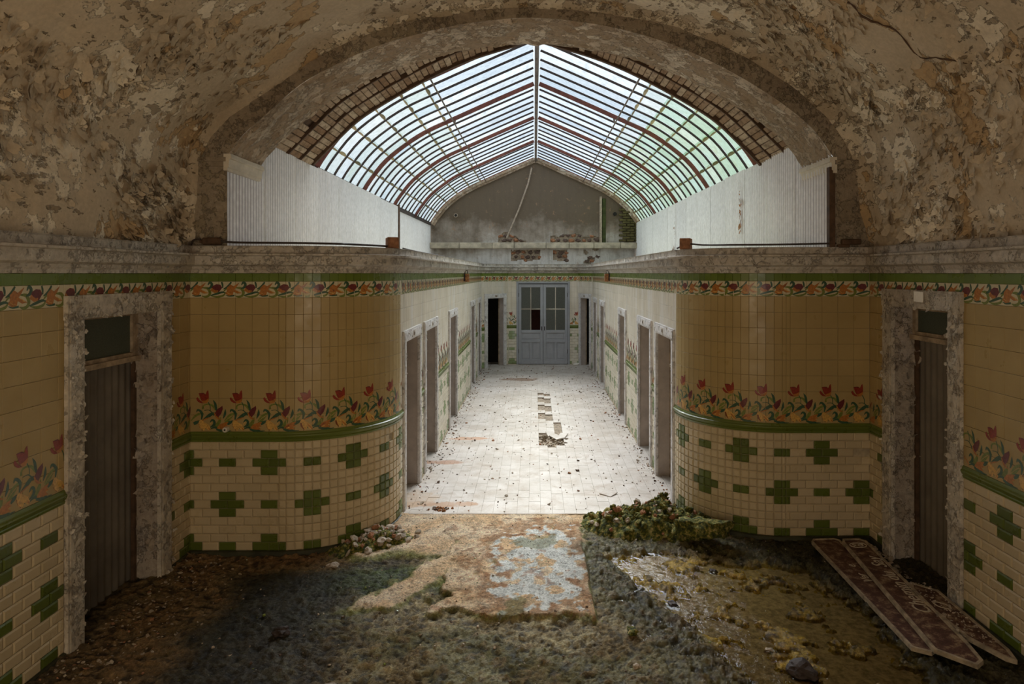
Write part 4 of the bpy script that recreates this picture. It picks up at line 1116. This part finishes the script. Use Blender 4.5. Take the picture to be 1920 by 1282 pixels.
while y < YF - .02:
    nxt = min(y + TL, YF)
    for c in range(30):
        xa = x00 + c * TW; off = TL / 2 if c % 2 else 0
        ya = max(YT0, y + off - (TL / 2 if c % 2 else 0)); 
        ya = y + off; yb = min(ya + TL, YF - .005)
        if r_ == 0 and off:  # half tile at the front edge
            pass
        xb = xa + TW; a, b = max(xa, CL - .13), min(xb, CR + .13)
        if b - a < .02 or yb - ya < .03: continue
        segs_ = [(ya, yb)]
        if r_ == 0 and off: segs_.append((y, ya))
        for (p_, q_) in segs_:
            xc, yc = (a + b) / 2, (p_ + q_) / 2
            if gone(xc, yc): continue
            if q_ - p_ < .03: continue
            dz = rr.uniform(-.0012, .0012)
            # the hall-end half of the tiles are objects, the far ones are joined
            if cnt < 300:
                key = (round(b - a, 3), round(q_ - p_, 3))
                if key not in fm: m_ = MB(); m_.add(*ftile(*key)); fm[key] = m_.mesh('floor_tile', ['floor_tile_pale'])
                o = link('floor_tile', fm[key], ffloor, (xc, yc, dz)); cnt += 1
                o.rotation_euler = (rr.uniform(-.003, .003), rr.uniform(-.003, .003), rr.uniform(-.004, .004))
            else:
                vs, fs = ftile(b - a, q_ - p_); rest.add(vs, fs, lambda v: (v[0] + xc, v[1] + yc, v[2] + dz))
    y = nxt; r_ += 1
rest.build('floor_tiles', 'floor_tile_pale', ffloor, kind='stuff')

# ------------------------------------------------------------------ hall floor: sand, slab, moss and mud modelled in height
def ss(a, b, x): t_ = max(0, min(1, (x - a) / (b - a))); return t_ * t_ * (3 - 2 * t_)
def lerp(a, b, f): return tuple(a[k] + (b[k] - a[k]) * f for k in range(3))
SAND = (.76, .52, .30); SAND2 = (.86, .67, .46); MUD = (.21, .155, .075); MUDG = (.40, .32, .16); MOSS = (.055, .075, .012); MOSSY = (.20, .21, .02)
DIRT = (.23, .13, .055); BLACK = (.018, .017, .009); PUD = (.80, .56, .06)
POOL = [(.58, 6.0), (1.15, 6.12), (1.7, 5.9), (2.35, 5.75), (2.5, 5.2), (2.52, 4.4), (2.4, 3.7), (1.35, 3.6), (1.28, 4.1), (1.18, 4.6), (.98, 5.0), (.80, 5.4)]
def inpoly(x, y, P):
    c = False; j = len(P) - 1
    for i in range(len(P)):
        if (P[i][1] > y) != (P[j][1] > y) and x < (P[j][0] - P[i][0]) * (y - P[i][1]) / (P[j][1] - P[i][1]) + P[i][0]: c = not c
        j = i
    return c
def sdpoly(x, y, P):
    d = 9
    for i in range(len(P)):
        a, b = P[i], P[(i + 1) % len(P)]; dx, dy = b[0] - a[0], b[1] - a[1]
        t_ = max(0, min(1, ((x - a[0]) * dx + (y - a[1]) * dy) / (dx * dx + dy * dy))); d = min(d, math.hypot(x - a[0] - t_ * dx, y - a[1] - t_ * dy))
    return d if inpoly(x, y, P) else -d
PR = []
prr = random.Random(31)
for _ in range(46):
    PR.append((prr.uniform(-1.7, 1.3), prr.uniform(3.4, 5.4), prr.uniform(-1.2, 1.2) + prr.choice([0, 0, 1.57])))
def hallfloor(x, y):
    n1 = fbm(x, y, 0, .9, 4); n2 = fbm(x, y, 5, 3.2, 5); n3 = fbm(x, y, 9, 11, 4); n4 = fbm(x, y, 3, 26, 3)
    wx = x + .16 * n2; wy = y + .16 * fbm(x, y, 8, 2.6, 4)
    # ---- where the sand lies
    sand = ss(5.72, 6.05, wy) * ss(-2.0, -1.5, wx) * (1 - ss(.42, .56, wx))
    # tongue of sand running down to the left
    tx = (wy - 5.9) * .62 - .66; streak = (1 - ss(.08, .26, abs(wx - tx))) * ss(4.85, 5.1, wy) * (1 - ss(6.1, 6.3, wy))
    inner = ss(-.80, -.70, wx) * (1 - ss(.42, .47, x + .02 * n2)) * ss(4.80, 4.92, wy) * (1 - ss(6.7, 6.9, y))
    left_dirt = (1 - ss(.15, .55, abs(wx + 2.85 - (5.6 - y) * .10))) * ss(3.4, 4.2, y)
    ldirt2 = ss(5.55, 5.75, y - .1 * n2) * (1 - ss(-1.9, -1.4, wx)); left_dirt = max(left_dirt * .9, ldirt2)
    sand_t = max(sand, streak, inner)
    p = sdpoly(x + .10 * n2 + .05 * n3, y + .10 * fbm(x, y, 7, 3, 4), POOL)
    pool = ss(-.02, .10, p); rim = ss(-.55, 0, p) * (1 - ss(0, .15, p))
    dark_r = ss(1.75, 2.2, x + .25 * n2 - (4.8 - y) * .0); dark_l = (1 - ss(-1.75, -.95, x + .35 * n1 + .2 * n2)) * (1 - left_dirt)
    # colour
    c = lerp(MUD, MUDG, ss(-.25, .35, n2 + .4 * n3)); 
    mz = ss(.0, .25, n1 + .35 * n2 + .1); c = lerp(c, MOSS, mz * .5)
    c = lerp(c, DIRT, ss(.25, .5, n3 + .3 * n1) * .5)
    mossband = (1 - ss(.12, .30, abs(wy - 5.62 - .12 * wx))) * (1 - ss(-.6, -.3, wx)) * ss(-1.9, -1.6, wx)
    c = lerp(c, (.05, .09, .012), mossband * .85)
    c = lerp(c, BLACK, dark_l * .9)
    c = lerp(c, DIRT, left_dirt * (.6 + .4 * ss(-.2, .3, n2)))
    edgegreen = ss(.12, .5, sand_t) * (1 - ss(.5, .9, sand_t))
    c = lerp(c, lerp(SAND, SAND2, ss(-.3, .4, n2)), ss(.42, .68, sand_t + .12 * n3))
    c = lerp(c, MOSSY, edgegreen * .7)
    # slab: white patch in the middle, rust at the rim
    if inner > .5:
        u = (x - .02) / .47; v = (y - 5.75) / .85; d = math.sqrt(u * u + v * v) + .55 * n2 + .35 * n3
        wht = (1 - ss(.86, .92, d)) * ss(-.42, -.36, x + .05 * n2)
        wht *= 1 - ss(.10, .14, fbm(x, y, 4, 6, 4) - .05)
        c = lerp(c, (.36, .16, .06), (1 - ss(.0, .28, abs(d - 1.05))) * .8); c = lerp(c, (.80, .80, .77), wht)
        c = lerp(c, (.36, .15, .06), ss(.28, .45, n3 + n2 * .5) * .6)
        c = lerp(c, (.16, .17, .04), ss(.25, .4, fbm(x, y, 14, 2.1, 4)) * .6)
    c = lerp(c, lerp(PUD, (.44, .29, .04), ss(-.3, .4, n2)), pool * (1 - ss(.25, .5, n3) * .7))
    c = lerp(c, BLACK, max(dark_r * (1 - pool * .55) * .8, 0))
    c = lerp(c, (.07, .065, .03), rim * .5)
    wet = max(rim, pool, .9 * dark_r, .45 * (1 - sand_t) * ss(-.1, .4, n2 + .3 * ss(-1.5, .3, x)), .35 * dark_l)
    wet = max(wet, .4 * ss(4.5, 4.9, y) * ss(-1.8, -1.2, x) * (1 - ss(1.2, 1.6, x)) * ss(-.15, .2, n2 + .2))
    wet = min(1, wet * 1.15) * (1 - .9 * ss(.4, .7, max(sand_t, left_dirt)))
    # height
    rough = (1 - .8 * max(sand_t, 0)) * (1 - .15 * pool)
    h = -.012 + .010 * n1 + rough * (.013 * n2 + .014 * n3 + .010 * n4) + .004 * n4
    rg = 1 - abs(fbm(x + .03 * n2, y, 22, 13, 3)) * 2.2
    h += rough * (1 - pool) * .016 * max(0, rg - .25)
    c = lerp(c, tuple(k * 1.7 for k in c), (1 - ss(.2, .6, sand_t)) * ss(.3, .9, rg) * .6); c = lerp(c, tuple(k * .35 for k in c), (1 - ss(.2, .6, sand_t)) * (1 - ss(-.2, .35, rg)))  # relief shading painted into the mud colour: ridges lighter, pits darker
    h += .014 * ss(.4, .6, inner) + .010 * ss(.2, .7, sand_t)
    h -= .040 * pool * (1 - .9 * ss(.12, .4, n2 + .4 * n3)); h += rim * (.010 * abs(n2) + .012 * n3)
    h += rough * rim * .015 * max(0, n4)
    h -= .018 * (1 - max(ss(.0, .6, sand_t), ss(6.5, 6.9, y)))
    if inner < .5 and pool < .4:
        for (fx, fy, fa) in PR:
            if abs(x - fx) < .17 and abs(y - fy) < .17:
                cu = (x - fx) * math.cos(fa) + (y - fy) * math.sin(fa); cv = -(x - fx) * math.sin(fa) + (y - fy) * math.cos(fa)
                e = (cu / .15) ** 2 + (cv / .055) ** 2
                if e < 1: h += -.010 * (1 - e) ** .5 + .005 * math.sin(cu * 150 + cv * cv * 500) * (1 - e)
    # drifts of dirt against the walls, heaps
    h += .03 * ss(.35, .0, min(abs(x - XL), 9)) * (y > 3) + .0
    h = min(h, -.004) if y > 6.86 and -1.3 < x < 1.45 else h
    return h, c, wet
st = .015; x0, x1, ya, yb = -3.34, 3.40, 3.15, 7.35
nx_, ny_ = int((x1 - x0) / st), int((yb - ya) / st)
vs = []; cols = []; wets = []
for j in range(ny_ + 1):
    for i in range(nx_ + 1):
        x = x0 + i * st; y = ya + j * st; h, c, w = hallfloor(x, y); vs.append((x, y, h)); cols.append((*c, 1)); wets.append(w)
fs = []
for j in range(ny_):
    yy = ya + j * st
    for i in range(nx_):
        xx = x0 + i * st
        if yy > YT0 - .01 and CL - .12 < xx < CR + .12: continue
        a = j * (nx_ + 1) + i; fs.append((a, a + 1, a + nx_ + 2, a + nx_ + 1))
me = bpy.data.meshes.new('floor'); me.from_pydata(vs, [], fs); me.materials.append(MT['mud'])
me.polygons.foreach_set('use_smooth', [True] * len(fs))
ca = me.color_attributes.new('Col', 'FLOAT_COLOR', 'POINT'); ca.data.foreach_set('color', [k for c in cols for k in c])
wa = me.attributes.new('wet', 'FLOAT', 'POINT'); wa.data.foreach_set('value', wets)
floor = link('floor', me, kind='structure')
mb = MB(); mb.box(-3.3, 3.4, -2.7, ya + .005, -.07, -.045); mb.build('floor_hall_rear', 'mortar_bed', kind='structure')
mb = MB(); mb.box(XL - .2, XR + .2, -1.35, -1.2, -.1, 1.0); mb.box(XL - .2, -1.85, -1.35, -1.2, 1.0, 3.2); mb.box(1.85, XR + .2, -1.35, -1.2, 1.0, 3.2); mb.box(XL - .2, XR + .2, -1.35, -1.2, 3.2, 5.1)
mb.build('wall_hall_rear', 'vault_plaster', kind='structure')

# shallow standing water: one sheet, the mud pokes through it
mb = MB(); P = [(.42, 6.35), (1.3, 6.3), (2.1, 6.1), (3.1, 6.15), (3.12, 5.0), (3.05, 3.2), (1.0, 3.2), (.9, 4.2), (.62, 4.9), (.50, 5.6)]
nP = len(P); mb.v = [(x, y, -.041) for x, y in P]; mb.f = [tuple(range(nP))[::-1]]; mb.mi = [0]
mb.build('puddle_water', 'water', kind='stuff', label='shallow yellow-brown puddle of water on the muddy floor at right', category='water')

# loose litter: chips of plaster and grit, uncountable
def litter(name, n, region, mats, smin, smax, label, flatz=.5, dens=None, z=0.0, seed=1):
    rr = random.Random(seed); mb = MB(); c = 0
    while c < n:
        x, y = region(rr)
        if dens and rr.random() > dens(x, y): continue
        s_ = rr.uniform(smin, smax) * rr.choice([.6, .8, 1, 1, 1.6]); a = rr.uniform(0, 6.28); k = rr.choice([4, 5, 5, 6]); m = rr.randrange(len(mats))
        zz = (hallfloor(x, y)[0] if z is None else z); top = []; bot = []
        tl = (rr.uniform(-.4, .4), rr.uniform(-.4, .4))
        for q in range(k):
            th = a + 6.28 * q / k; r = s_ * rr.uniform(.6, 1.1); X, Y = math.cos(th) * r, math.sin(th) * r; dz = X * tl[0] + Y * tl[1] + s_ * .35
            bot.append((x + X, y + Y, zz + max(-.002, dz - s_ * flatz * .5))); top.append((x + X * .8, y + Y * .8, zz + dz + s_ * flatz * .5))
        b = len(mb.v); mb.add(bot + top, [tuple(range(k, 2 * k))] + [(q, (q + 1) % k, k + (q + 1) % k, k + q) for q in range(k)], None, m); c += 1
    return mb.build(name, mats, kind='stuff', label=label, category='debris')
litter('plaster_chips', 1500, lambda r: (r.uniform(CL, CR), r.uniform(6.95, 18.1)), ['stone_pale', 'timber_dark', 'stone', 'brick_red'], .006, .017,
       'scattered chips and grit over the pale corridor floor', .5, lambda x, y: .10 + .90 * (1 - ss(0, .30, min(x - CL, CR - x))), 0.0, 3)
litter('paint_chips', 620, lambda r: (-3.05 + abs(r.gauss(0, .28)), r.uniform(3.4, 5.9)), ['stone', 'stone', 'wood_pale', 'brick_red'], .005, .014,
       'flakes of fallen paint along the foot of the left wall', .2, None, None, 4)
litter('plaster_crumbs', 420, lambda r: (3.13 - abs(r.gauss(0, .22)), r.uniform(4.9, 6.2)), ['stone', 'stone', 'wood_pale'], .007, .024,
       'crumbled plaster heaped beside the boards at the right doorway', .3, None, None, 5)
litter('mud_grit', 1500, lambda r: (r.uniform(-2.9, 2.3), r.uniform(3.3, 6.9)), ['stone', 'stone', 'timber_dark', 'm_olive', 'timber_dark', 'wood_pale'], .003, .009,
       'grit and small leaves strewn over the muddy hall floor', .5, lambda x, y: .5, None, 6)

# ------------------------------------------------------------------ rubble heaps overgrown with moss
STN = [lump_mesh(k + 20, m, 2, .35, .75) for k, m in enumerate(['stone', 'stone_pale', 'moss_clump', 'brick_red', 'stone', 'moss_clump'])]
def heap(name, label, cx, cy, rx, ry, H, ang, nst, seed, gy, mix):
    root = empty(name, (0, 0, 0), label=label, category='rubble', group='rubble heaps at the corridor mouth')
    root.location = (cx, cy, 0); rr = random.Random(seed); m = MB(); N = 64
    def hh(u, v):
        e = 1 - (u * u + v * v); base = max(0, e) ** .8
        X, Y = cx + u * rx, cy + v * ry
        return H * base * (.55 + .9 * abs(fbm(X, Y, seed, 2.6, 4)) + .35 * fbm(X, Y, seed + 2, 7, 4)) + .05 * base ** .5 * fbm(X, Y, 1, 16, 4)
    for j in range(N + 1):
        for i in range(N + 1):
            u, v = -1 + 2 * i / N, -1 + 2 * j / N; r = math.hypot(u, v); 
            if r > 1e-6: k = max(abs(u), abs(v)) / r; u, v = u * k, v * k
            x = u * rx * math.cos(ang) - v * ry * math.sin(ang); y = u * rx * math.sin(ang) + v * ry * math.cos(ang)
            m.v.append((x, y, -.03 + hh(u, v)))
    for j in range(N):
        for i in range(N): a = j * (N + 1) + i; m.f.append((a, a + 1, a + N + 2, a + N + 1)); m.mi.append(0)
    o = m.build('mossy_mound', 'moss_clump', root, smooth=True)
    for q in range(nst):
        u, v = rr.gauss(0, .42), rr.gauss(gy, .42)
        if u * u + v * v > 1.1: continue
        x = u * rx * math.cos(ang) - v * ry * math.sin(ang); y = u * rx * math.sin(ang) + v * ry * math.cos(ang)
        s_ = rr.choice([.012, .016, .02, .024, .03, .036]) * rr.uniform(.8, 1.2)
        c = link('stone', STN[rr.choice(mix)], root, (x, y, -.03 + max(hh(u, v), .02) + s_ * .3)); c.scale = (s_ * rr.uniform(.9, 1.5), s_, s_ * rr.uniform(.7, 1.1)); c.rotation_euler = (rr.uniform(0, 1), rr.uniform(0, 1), rr.uniform(0, 6))
    return root
heap('rubble_heap', 'mossy green rubble heap at the right corner of the corridor mouth', 1.16, 6.62, .72, .38, .26, -.10, 280, 3, -.1, [0, 1, 2, 2, 5, 5, 3, 5, 2])
heap('rubble_heap', 'low heap of stones and moss against the rounded left wall', -1.50, 6.22, .44, .25, .11, .55, 150, 9, -.05, [0, 1, 4, 3, 0, 2, 5])
# slab-like clod of turf leaning at the right heap
bm = bmesh.new(); bmesh.ops.create_cube(bm, size=1)
for v in bm.verts: v.co = Vector((v.co.x * .44, v.co.y * .32, v.co.z * .13))
bmesh.ops.subdivide_edges(bm, edges=bm.edges[:], cuts=14, use_grid_fill=True)
for v in bm.verts:
    d = noise.fractal(v.co * 9, 1, 2, 4); v.co += v.co.normalized() * .05 * d; v.co.z += .02 * noise.noise(v.co * 14)
me = bpy.data.meshes.new('turf_clod'); bm.to_mesh(me); bm.free(); me.materials.append(MT['moss_clump']); me.polygons.foreach_set('use_smooth', [True] * len(me.polygons))
o = link('turf_clod', me, None, (1.56, 6.20, .13)); o.rotation_euler = (R(-14), R(-8), R(-38)); o['label'] = 'ragged clod of turf tilted against the right rubble heap'; o['category'] = 'clod'
# broken brick leaning at the left wall
mb = MB(); mb.bbox(-.13, .13, -.055, .055, -.03, .03, .008); o = mb.build('broken_brick', 'rust'); o.location = (-1.93, 6.16, .06); o.rotation_euler = (R(58), R(-14), R(28))
o['label'] = 'orange-brown broken brick leaning by the left rounded wall'; o['category'] = 'brick'
mb = MB(); mb.bbox(-.22, .22, -.02, .02, -.012, .012, .004); o = mb.build('timber_strip', 'timber_dark'); o.location = (-2.03, 6.08, .02); o.rotation_euler = (0, R(-4), R(24))
o['label'] = 'dark thin strip of wood beside the broken brick'; o['category'] = 'wood'
def stone(x, y, s_, label, m=0, flat=.7, name='loose_stone'):
    X, Y = px(x, y); me = lump_mesh(int(x), m, 3, .35, flat, name); o = link(name, me, None, (X, Y, hallfloor(X, Y)[0] + s_ * .35)); o.scale = (s_ * 1.3, s_, s_); o.rotation_euler = (0, 0, x)
    o['label'] = label; o['category'] = 'stone'
stone(528, 1184, .042, 'dark lump of stone alone on the mud at left', 'iron_dark')
stone(625, 1058, .040, 'pale grey stone below the broken brick, at the moss edge', 'stone_pale')
stone(690, 1035, .036, 'pale knobbly stone at the near foot of the left heap', 'stone_pale')
stone(1186, 1182, .034, 'small yellowish mossy stone right of the slab', 'moss_clump')
stone(1194, 1246, .020, 'small white stone near the bottom of the muddy floor', 'stone_pale')
stone(1262, 1122, .045, 'black wet lump at the left edge of the puddle', 'iron_dark')
stone(1504, 1250, .07, 'large black wet lump standing in the puddle', 'iron_dark')
stone(1369, 995, .022, 'small round pale stone near the right wall base', 'stone_pale')
stone(1445, 1206, .03, 'small dark stone with a pale top in the puddle', 'stone')
stone(1337, 1060, .035, 'dark wet stone below the turf clod', 'iron_dark')
stone(607, 1292, .060, 'flat grey stone cut off by the bottom edge of the view', 'stone', .35)
# loose tile on the corridor floor
mb = MB(); mb.bbox(-.075, .075, -.075, .075, 0, .012, .002); X, Y = px(1141, 926)
o = mb.build('loose_tile', 'floor_tile_pale'); o.location = (X, Y, .006); o.rotation_euler = (R(5), R(3), R(-38)); o['label'] = 'loose pale tile lying askew on the corridor floor'; o['category'] = 'tile'
X, Y = px(825, 955); litter('rust_clump', 40, lambda r: (X + r.gauss(0, .05), Y + r.gauss(0, .03)), ['rust', 'timber_dark'], .01, .02, 'small rusty clump at the corridor edge by the first left door', .8, None, 0.0, 12)
litter('broken_mortar', 160, lambda r: (r.uniform(.07, .48), r.uniform(9.65, 10.32)), ['stone', 'stone_pale', 'mortar_bed'], .012, .03, 'broken mortar in the hole where floor tiles are missing', .9, None, -.022, 14)
for k, (x, y, a) in enumerate([(.33, 10.12, .5), (.43, 10.2, -.3), (.25, 10.3, .15)]):
    mb = MB(); mb.bbox(-.06, .06, -.11, .11, 0, .018, .002); o = mb.build('lifted_tile', 'floor_tile_pale'); o.location = (x, y, .004); o.rotation_euler = (R(4 + k), R(-5 + 3 * k), a)
    o['label'] = ['pale floor tile tipped into the middle of the tile hole', 'pale floor tile lying at the right edge of the tile hole', 'pale floor tile at the far left edge of the tile hole'][k]; o['category'] = 'tile'; o['group'] = 'lifted tiles around the hole'

# ------------------------------------------------------------------ old signboards lying at the right
def board(name, label, pts, z, tilt, frame_w=.022, th=.022):
    """flat board: outline pts in world xy (ccw), raised pale border around a dark red face"""
    root = empty(name, (0, 0, 0), label=label, category='sign', group='old signboards')
    c = Vector((sum(p[0] for p in pts) / len(pts), sum(p[1] for p in pts) / len(pts))); root.location = (c.x, c.y, z); root.rotation_euler = tilt
    L = [Vector(p) - c for p in pts]; n = len(L); ins = []
    for i in range(n):
        a, b, d = L[i - 1], L[i], L[(i + 1) % n]; e1 = (b - a).normalized(); e2 = (d - b).normalized()
        n1 = Vector((-e1.y, e1.x)); n2 = Vector((-e2.y, e2.x)); m = (n1 + n2) / max(.4, 1 + n1.dot(n2)); ins.append(b + m * frame_w)
    mb = MB(); mb.add([(p.x, p.y, 0) for p in L] + [(p.x, p.y, th - .006) for p in L], [tuple(range(n))[::-1], tuple(range(n, 2 * n))] + [(i, (i + 1) % n, n + (i + 1) % n, n + i) for i in range(n)])
    mb.build('board', 'board_back', root)
    mb = MB(); mb.add([(p.x, p.y, th - .006) for p in ins] + [(p.x * .999, p.y * .999, th - .002) for p in ins], [tuple(range(n, 2 * n))] + [(i, (i + 1) % n, n + (i + 1) % n, n + i) for i in range(n)]); mb.build('painted_face', 'sign_face', root)
    for i in range(n):
        j = (i + 1) % n; q = [L[i], L[j], ins[j], ins[i]]
        mb = MB(); mb.add([(p.x, p.y, th - .007) for p in q] + [(p.x, p.y, th + .006) for p in q], [(4, 5, 6, 7), (0, 1, 5, 4), (1, 2, 6, 5), (2, 3, 7, 6), (3, 0, 4, 7)]); mb.build('border_strip', 'board_back', root)
    return root, c
def lettering(root, txt, size, loc, ang, nm='lettering', shear=.35):
    cu = bpy.data.curves.new(nm, 'FONT'); cu.body = txt; cu.size = size; cu.shear = shear; cu.extrude = .0012; cu.align_x = 'LEFT'; cu.resolution_u = 3; cu.space_character = 1.02
    cu.materials.append(MT['letter_paint']); o = bpy.data.objects.new(nm, cu); COL.objects.link(o)
    bpy.context.view_layer.update(); me = bpy.data.meshes.new_from_object(o.evaluated_get(bpy.context.evaluated_depsgraph_get()))
    bpy.data.objects.remove(o); bpy.data.curves.remove(cu)
    return link(nm, me, root, loc, ang)
# lower board, mostly green and mouldy, under the lettered one
rA, cA_ = board('signboard', 'mouldy signboard lying lowest, nearest the puddle, its writing faded', [(2.50, 4.42), (2.60, 4.36), (2.78, 4.5), (2.84, 6.2), (2.80, 6.24), (2.60, 6.22), (2.56, 6.16)], -.004, (0, 0, 0), .018)
lettering(rA, 'Ver    e', .105, (2.73 - cA_.x, 5.35 - cA_.y, .0225), R(91))
aB = math.atan2(6.06 - 4.27, 2.92 - 2.72)
rB, cB_ = board('signboard', 'long brown signboard with the words Chemin du Say, pointed near end', [(2.60, 4.34), (2.76, 4.15), (2.83, 4.20), (2.865, 4.40), (3.02, 6.06), (2.98, 6.12), (2.83, 6.12), (2.80, 6.06)], .036, (0, R(-2), 0), .020)
lettering(rB, 'Chemin', .150, (2.865 - cB_.x, 4.78 - cB_.y, .0215), aB)
lettering(rB, 'du', .150, (2.912 - cB_.x, 5.29 - cB_.y, .0215), aB)
lettering(rB, 'Say', .150, (2.935 - cB_.x, 5.53 - cB_.y, .0215), aB)
mb = MB(); e = [(.072 * math.cos(t_) * 1.0, .05 * math.sin(t_), .0225) for t_ in [k * math.pi / 14 for k in range(29)]]; mb.tube(e, .0035, 5)
e2 = [(.022 + .022 * math.cos(t_), .022 * math.sin(t_), .0225) for t_ in [k * math.pi / 8 for k in range(17)]]; mb.tube(e2, .0035, 5); mb.tube([(-.045, -.02, .0225), (-.02, .0, .0225), (-.045, .02, .0225)], .003, 5)
o = mb.build('oval_emblem', 'letter_paint', rB); o.location = (2.905 - cB_.x, 5.98 - cB_.y, .0)
rC, cC_ = board('signboard', 'short rear signboard flecked with plaster beside the right tile wall', [(2.90, 4.48), (3.0, 4.24), (3.05, 4.21), (3.09, 4.34), (3.12, 5.15), (2.98, 5.28), (2.88, 5.10)], .03, (0, R(2), 0), .020)
lettering(rC, 'O', .15, (3.06 - cC_.x, 4.84 - cC_.y, .0215), R(92))
litter('board_crumbs', 190, lambda r: (r.uniform(2.86, 3.08), r.uniform(4.4, 5.25)), ['stone_pale', 'stone'], .004, .010, 'white specks of plaster fallen on the rear signboard', .5, None, .058, 15)

# ------------------------------------------------------------------ small things on the walls and ledges
p, t_ = at(yS('right', 5.42)); mb = MB(); mb.bbox(5.36, 5.49, 0, .006, 2.265, 2.35, .001, T=lambda q: (XR - .052 - q[1] * 1, q[0], q[2] + (q[0] - 5.4) * .03))
o = mb.build('paper_notice', 'paper'); o['label'] = 'blank pale paper stuck on the lintel of the right doorway'; o['category'] = 'paper'
X = 1002; s_ = sCL + .335; mb = MB(); a = W3(s_, .01, 1.105); b = W3(s_, .05, 1.105); mb.tube([a, b], [.026, .022], 14); mb.tube([b, W3(s_, .054, 1.105)], .008, 8, m=1)
o = mb.build('ceramic_knob', ['ceramic', 'dark_void']); o['label'] = 'small round white ceramic knob above the rail on the left front wall'; o['category'] = 'knob'
for (sd, xx, lab) in (('l', -1.44, 'brick block standing on the left ledge above the curved wall'), ('r', 1.58, 'brick block standing on the right ledge above the curved wall')):
    Y = 7.0 if sd == 'l' else 7.2
    mb = MB(); mb.bbox(-.055, .055, -.09, .09, 0, .115, .006); o = mb.build('brick_block', 'brick_red'); o.location = (xx - (.0 if sd == 'l' else -.0), Y - .25, 2.746); o.rotation_euler = (0, 0, R(20 if sd == 'l' else -20)); o['label'] = lab; o['category'] = 'brick'; o['group'] = 'brick blocks on the ledges'
def cable(name, pts, r, label, mat='cable'):
    mb = MB(); mb.tube(catmull(pts, 5), r, 6); o = mb.build(name, mat, smooth=True); o['label'] = label; o['category'] = 'cable'; return o
cable('cable', [W3(sCL - .02, .02, 2.72), W3(sCL + .05, .045, 2.79), W3(sCL + .12, .05, 2.80)], .008, 'thin cable curling down from the junction box at the left corner')
cable('ledge_cable', [W3(sCL + .30, .045, 2.79), W3(sCL + .40, .03, 2.775), W3(sCL + .9, .03, 2.77), W3(sCL + 1.3, .03, 2.768), (-1.75, 6.25, 2.772), (-1.50, 6.62, 2.77), (-1.42, 6.9, 2.77)], .011, 'dark cable along the left ledge from junction box to brick block')
cable('ledge_cable', [W3(sCR - .34, .03, 2.78), W3(sCR - .9, .03, 2.77), W3(sCR - 1.25, .03, 2.772), (1.72, 6.75, 2.785), (1.60, 6.9, 2.80), (1.52, 7.1, 2.765)], .010, 'dark cable along the right ledge from box to brick block')
cable('wall_wire', [(-1.40, 7.1, 2.765), (-1.42, 8.5, 2.762), (-1.41, 10.5, 2.765)], .007, 'thin wire continuing back along the left corridor ledge')
mb = MB(); mb.bbox(-.085, .085, -.03, .03, -.032, .032, .012); mb.tube([(-.11, 0, 0), (-.08, 0, 0)], .014); mb.tube([(.08, 0, 0), (.12, 0, 0)], .014)
o = mb.build('junction_box', 'timber_dark'); o.location = W3(sCL + .215, .03, 2.785); o['label'] = 'dark rusty junction box on the ledge at the left corner'; o['category'] = 'box'
mb = MB(); mb.bbox(-.09, .09, -.03, .03, -.022, .03, .008); mb.bbox(-.13, -.02, -.032, .032, -.05, -.02, .008); o = mb.build('junction_box', 'timber_dark'); o.location = W3(sCR - .20, .03, 2.79); o['label'] = 'broken brown box on the ledge at the right corner'; o['category'] = 'box'
for (xw, Y, nrm, lab) in ((CL, 13.1, 1, 'rusty lamp box on the left corridor frieze'), (CR, 13.5, -1, 'rusty lamp box on the right corridor frieze')):
    r_ = empty('wall_lamp', (xw, Y, 2.43), label=lab, category='lamp', group='rusty lamp boxes of the corridor')
    mb = MB(); mb.bbox(.0 if nrm > 0 else -.03, .03 if nrm > 0 else 0, -.05, .05, -.09, .11, .004); mb.build('back_plate', 'iron_dark', r_)
    mb = MB(); mb.bbox(min(nrm * .03, nrm * .11), max(nrm * .03, nrm * .11), -.045, .045, -.10, .06, .008); mb.build('housing', 'rust', r_)
    mb = MB(); mb.tube([(nrm * .02, 0, .10), (nrm * .07, 0, .13), (nrm * .08, 0, .06)], .008, 6); mb.build('bracket', 'iron_dark', r_)
    mb = MB(); mb.bbox(min(nrm * .085, nrm * .113), max(nrm * .085, nrm * .113), -.02, .02, .03, .06, .004); mb.build('lamp_clip', 'stone_pale', r_)
# small odds by the far doors
mb = MB(); mb.bbox(-.06, .06, -.05, .05, 0, .035, .01); mb.bbox(-.02, .10, -.03, .04, .02, .055, .01); o = mb.build('crumpled_paper', 'paper'); o.location = (1.12, 18.15, .0)
o['label'] = 'crumpled white scrap at the foot of the far door, right side'; o['category'] = 'paper'
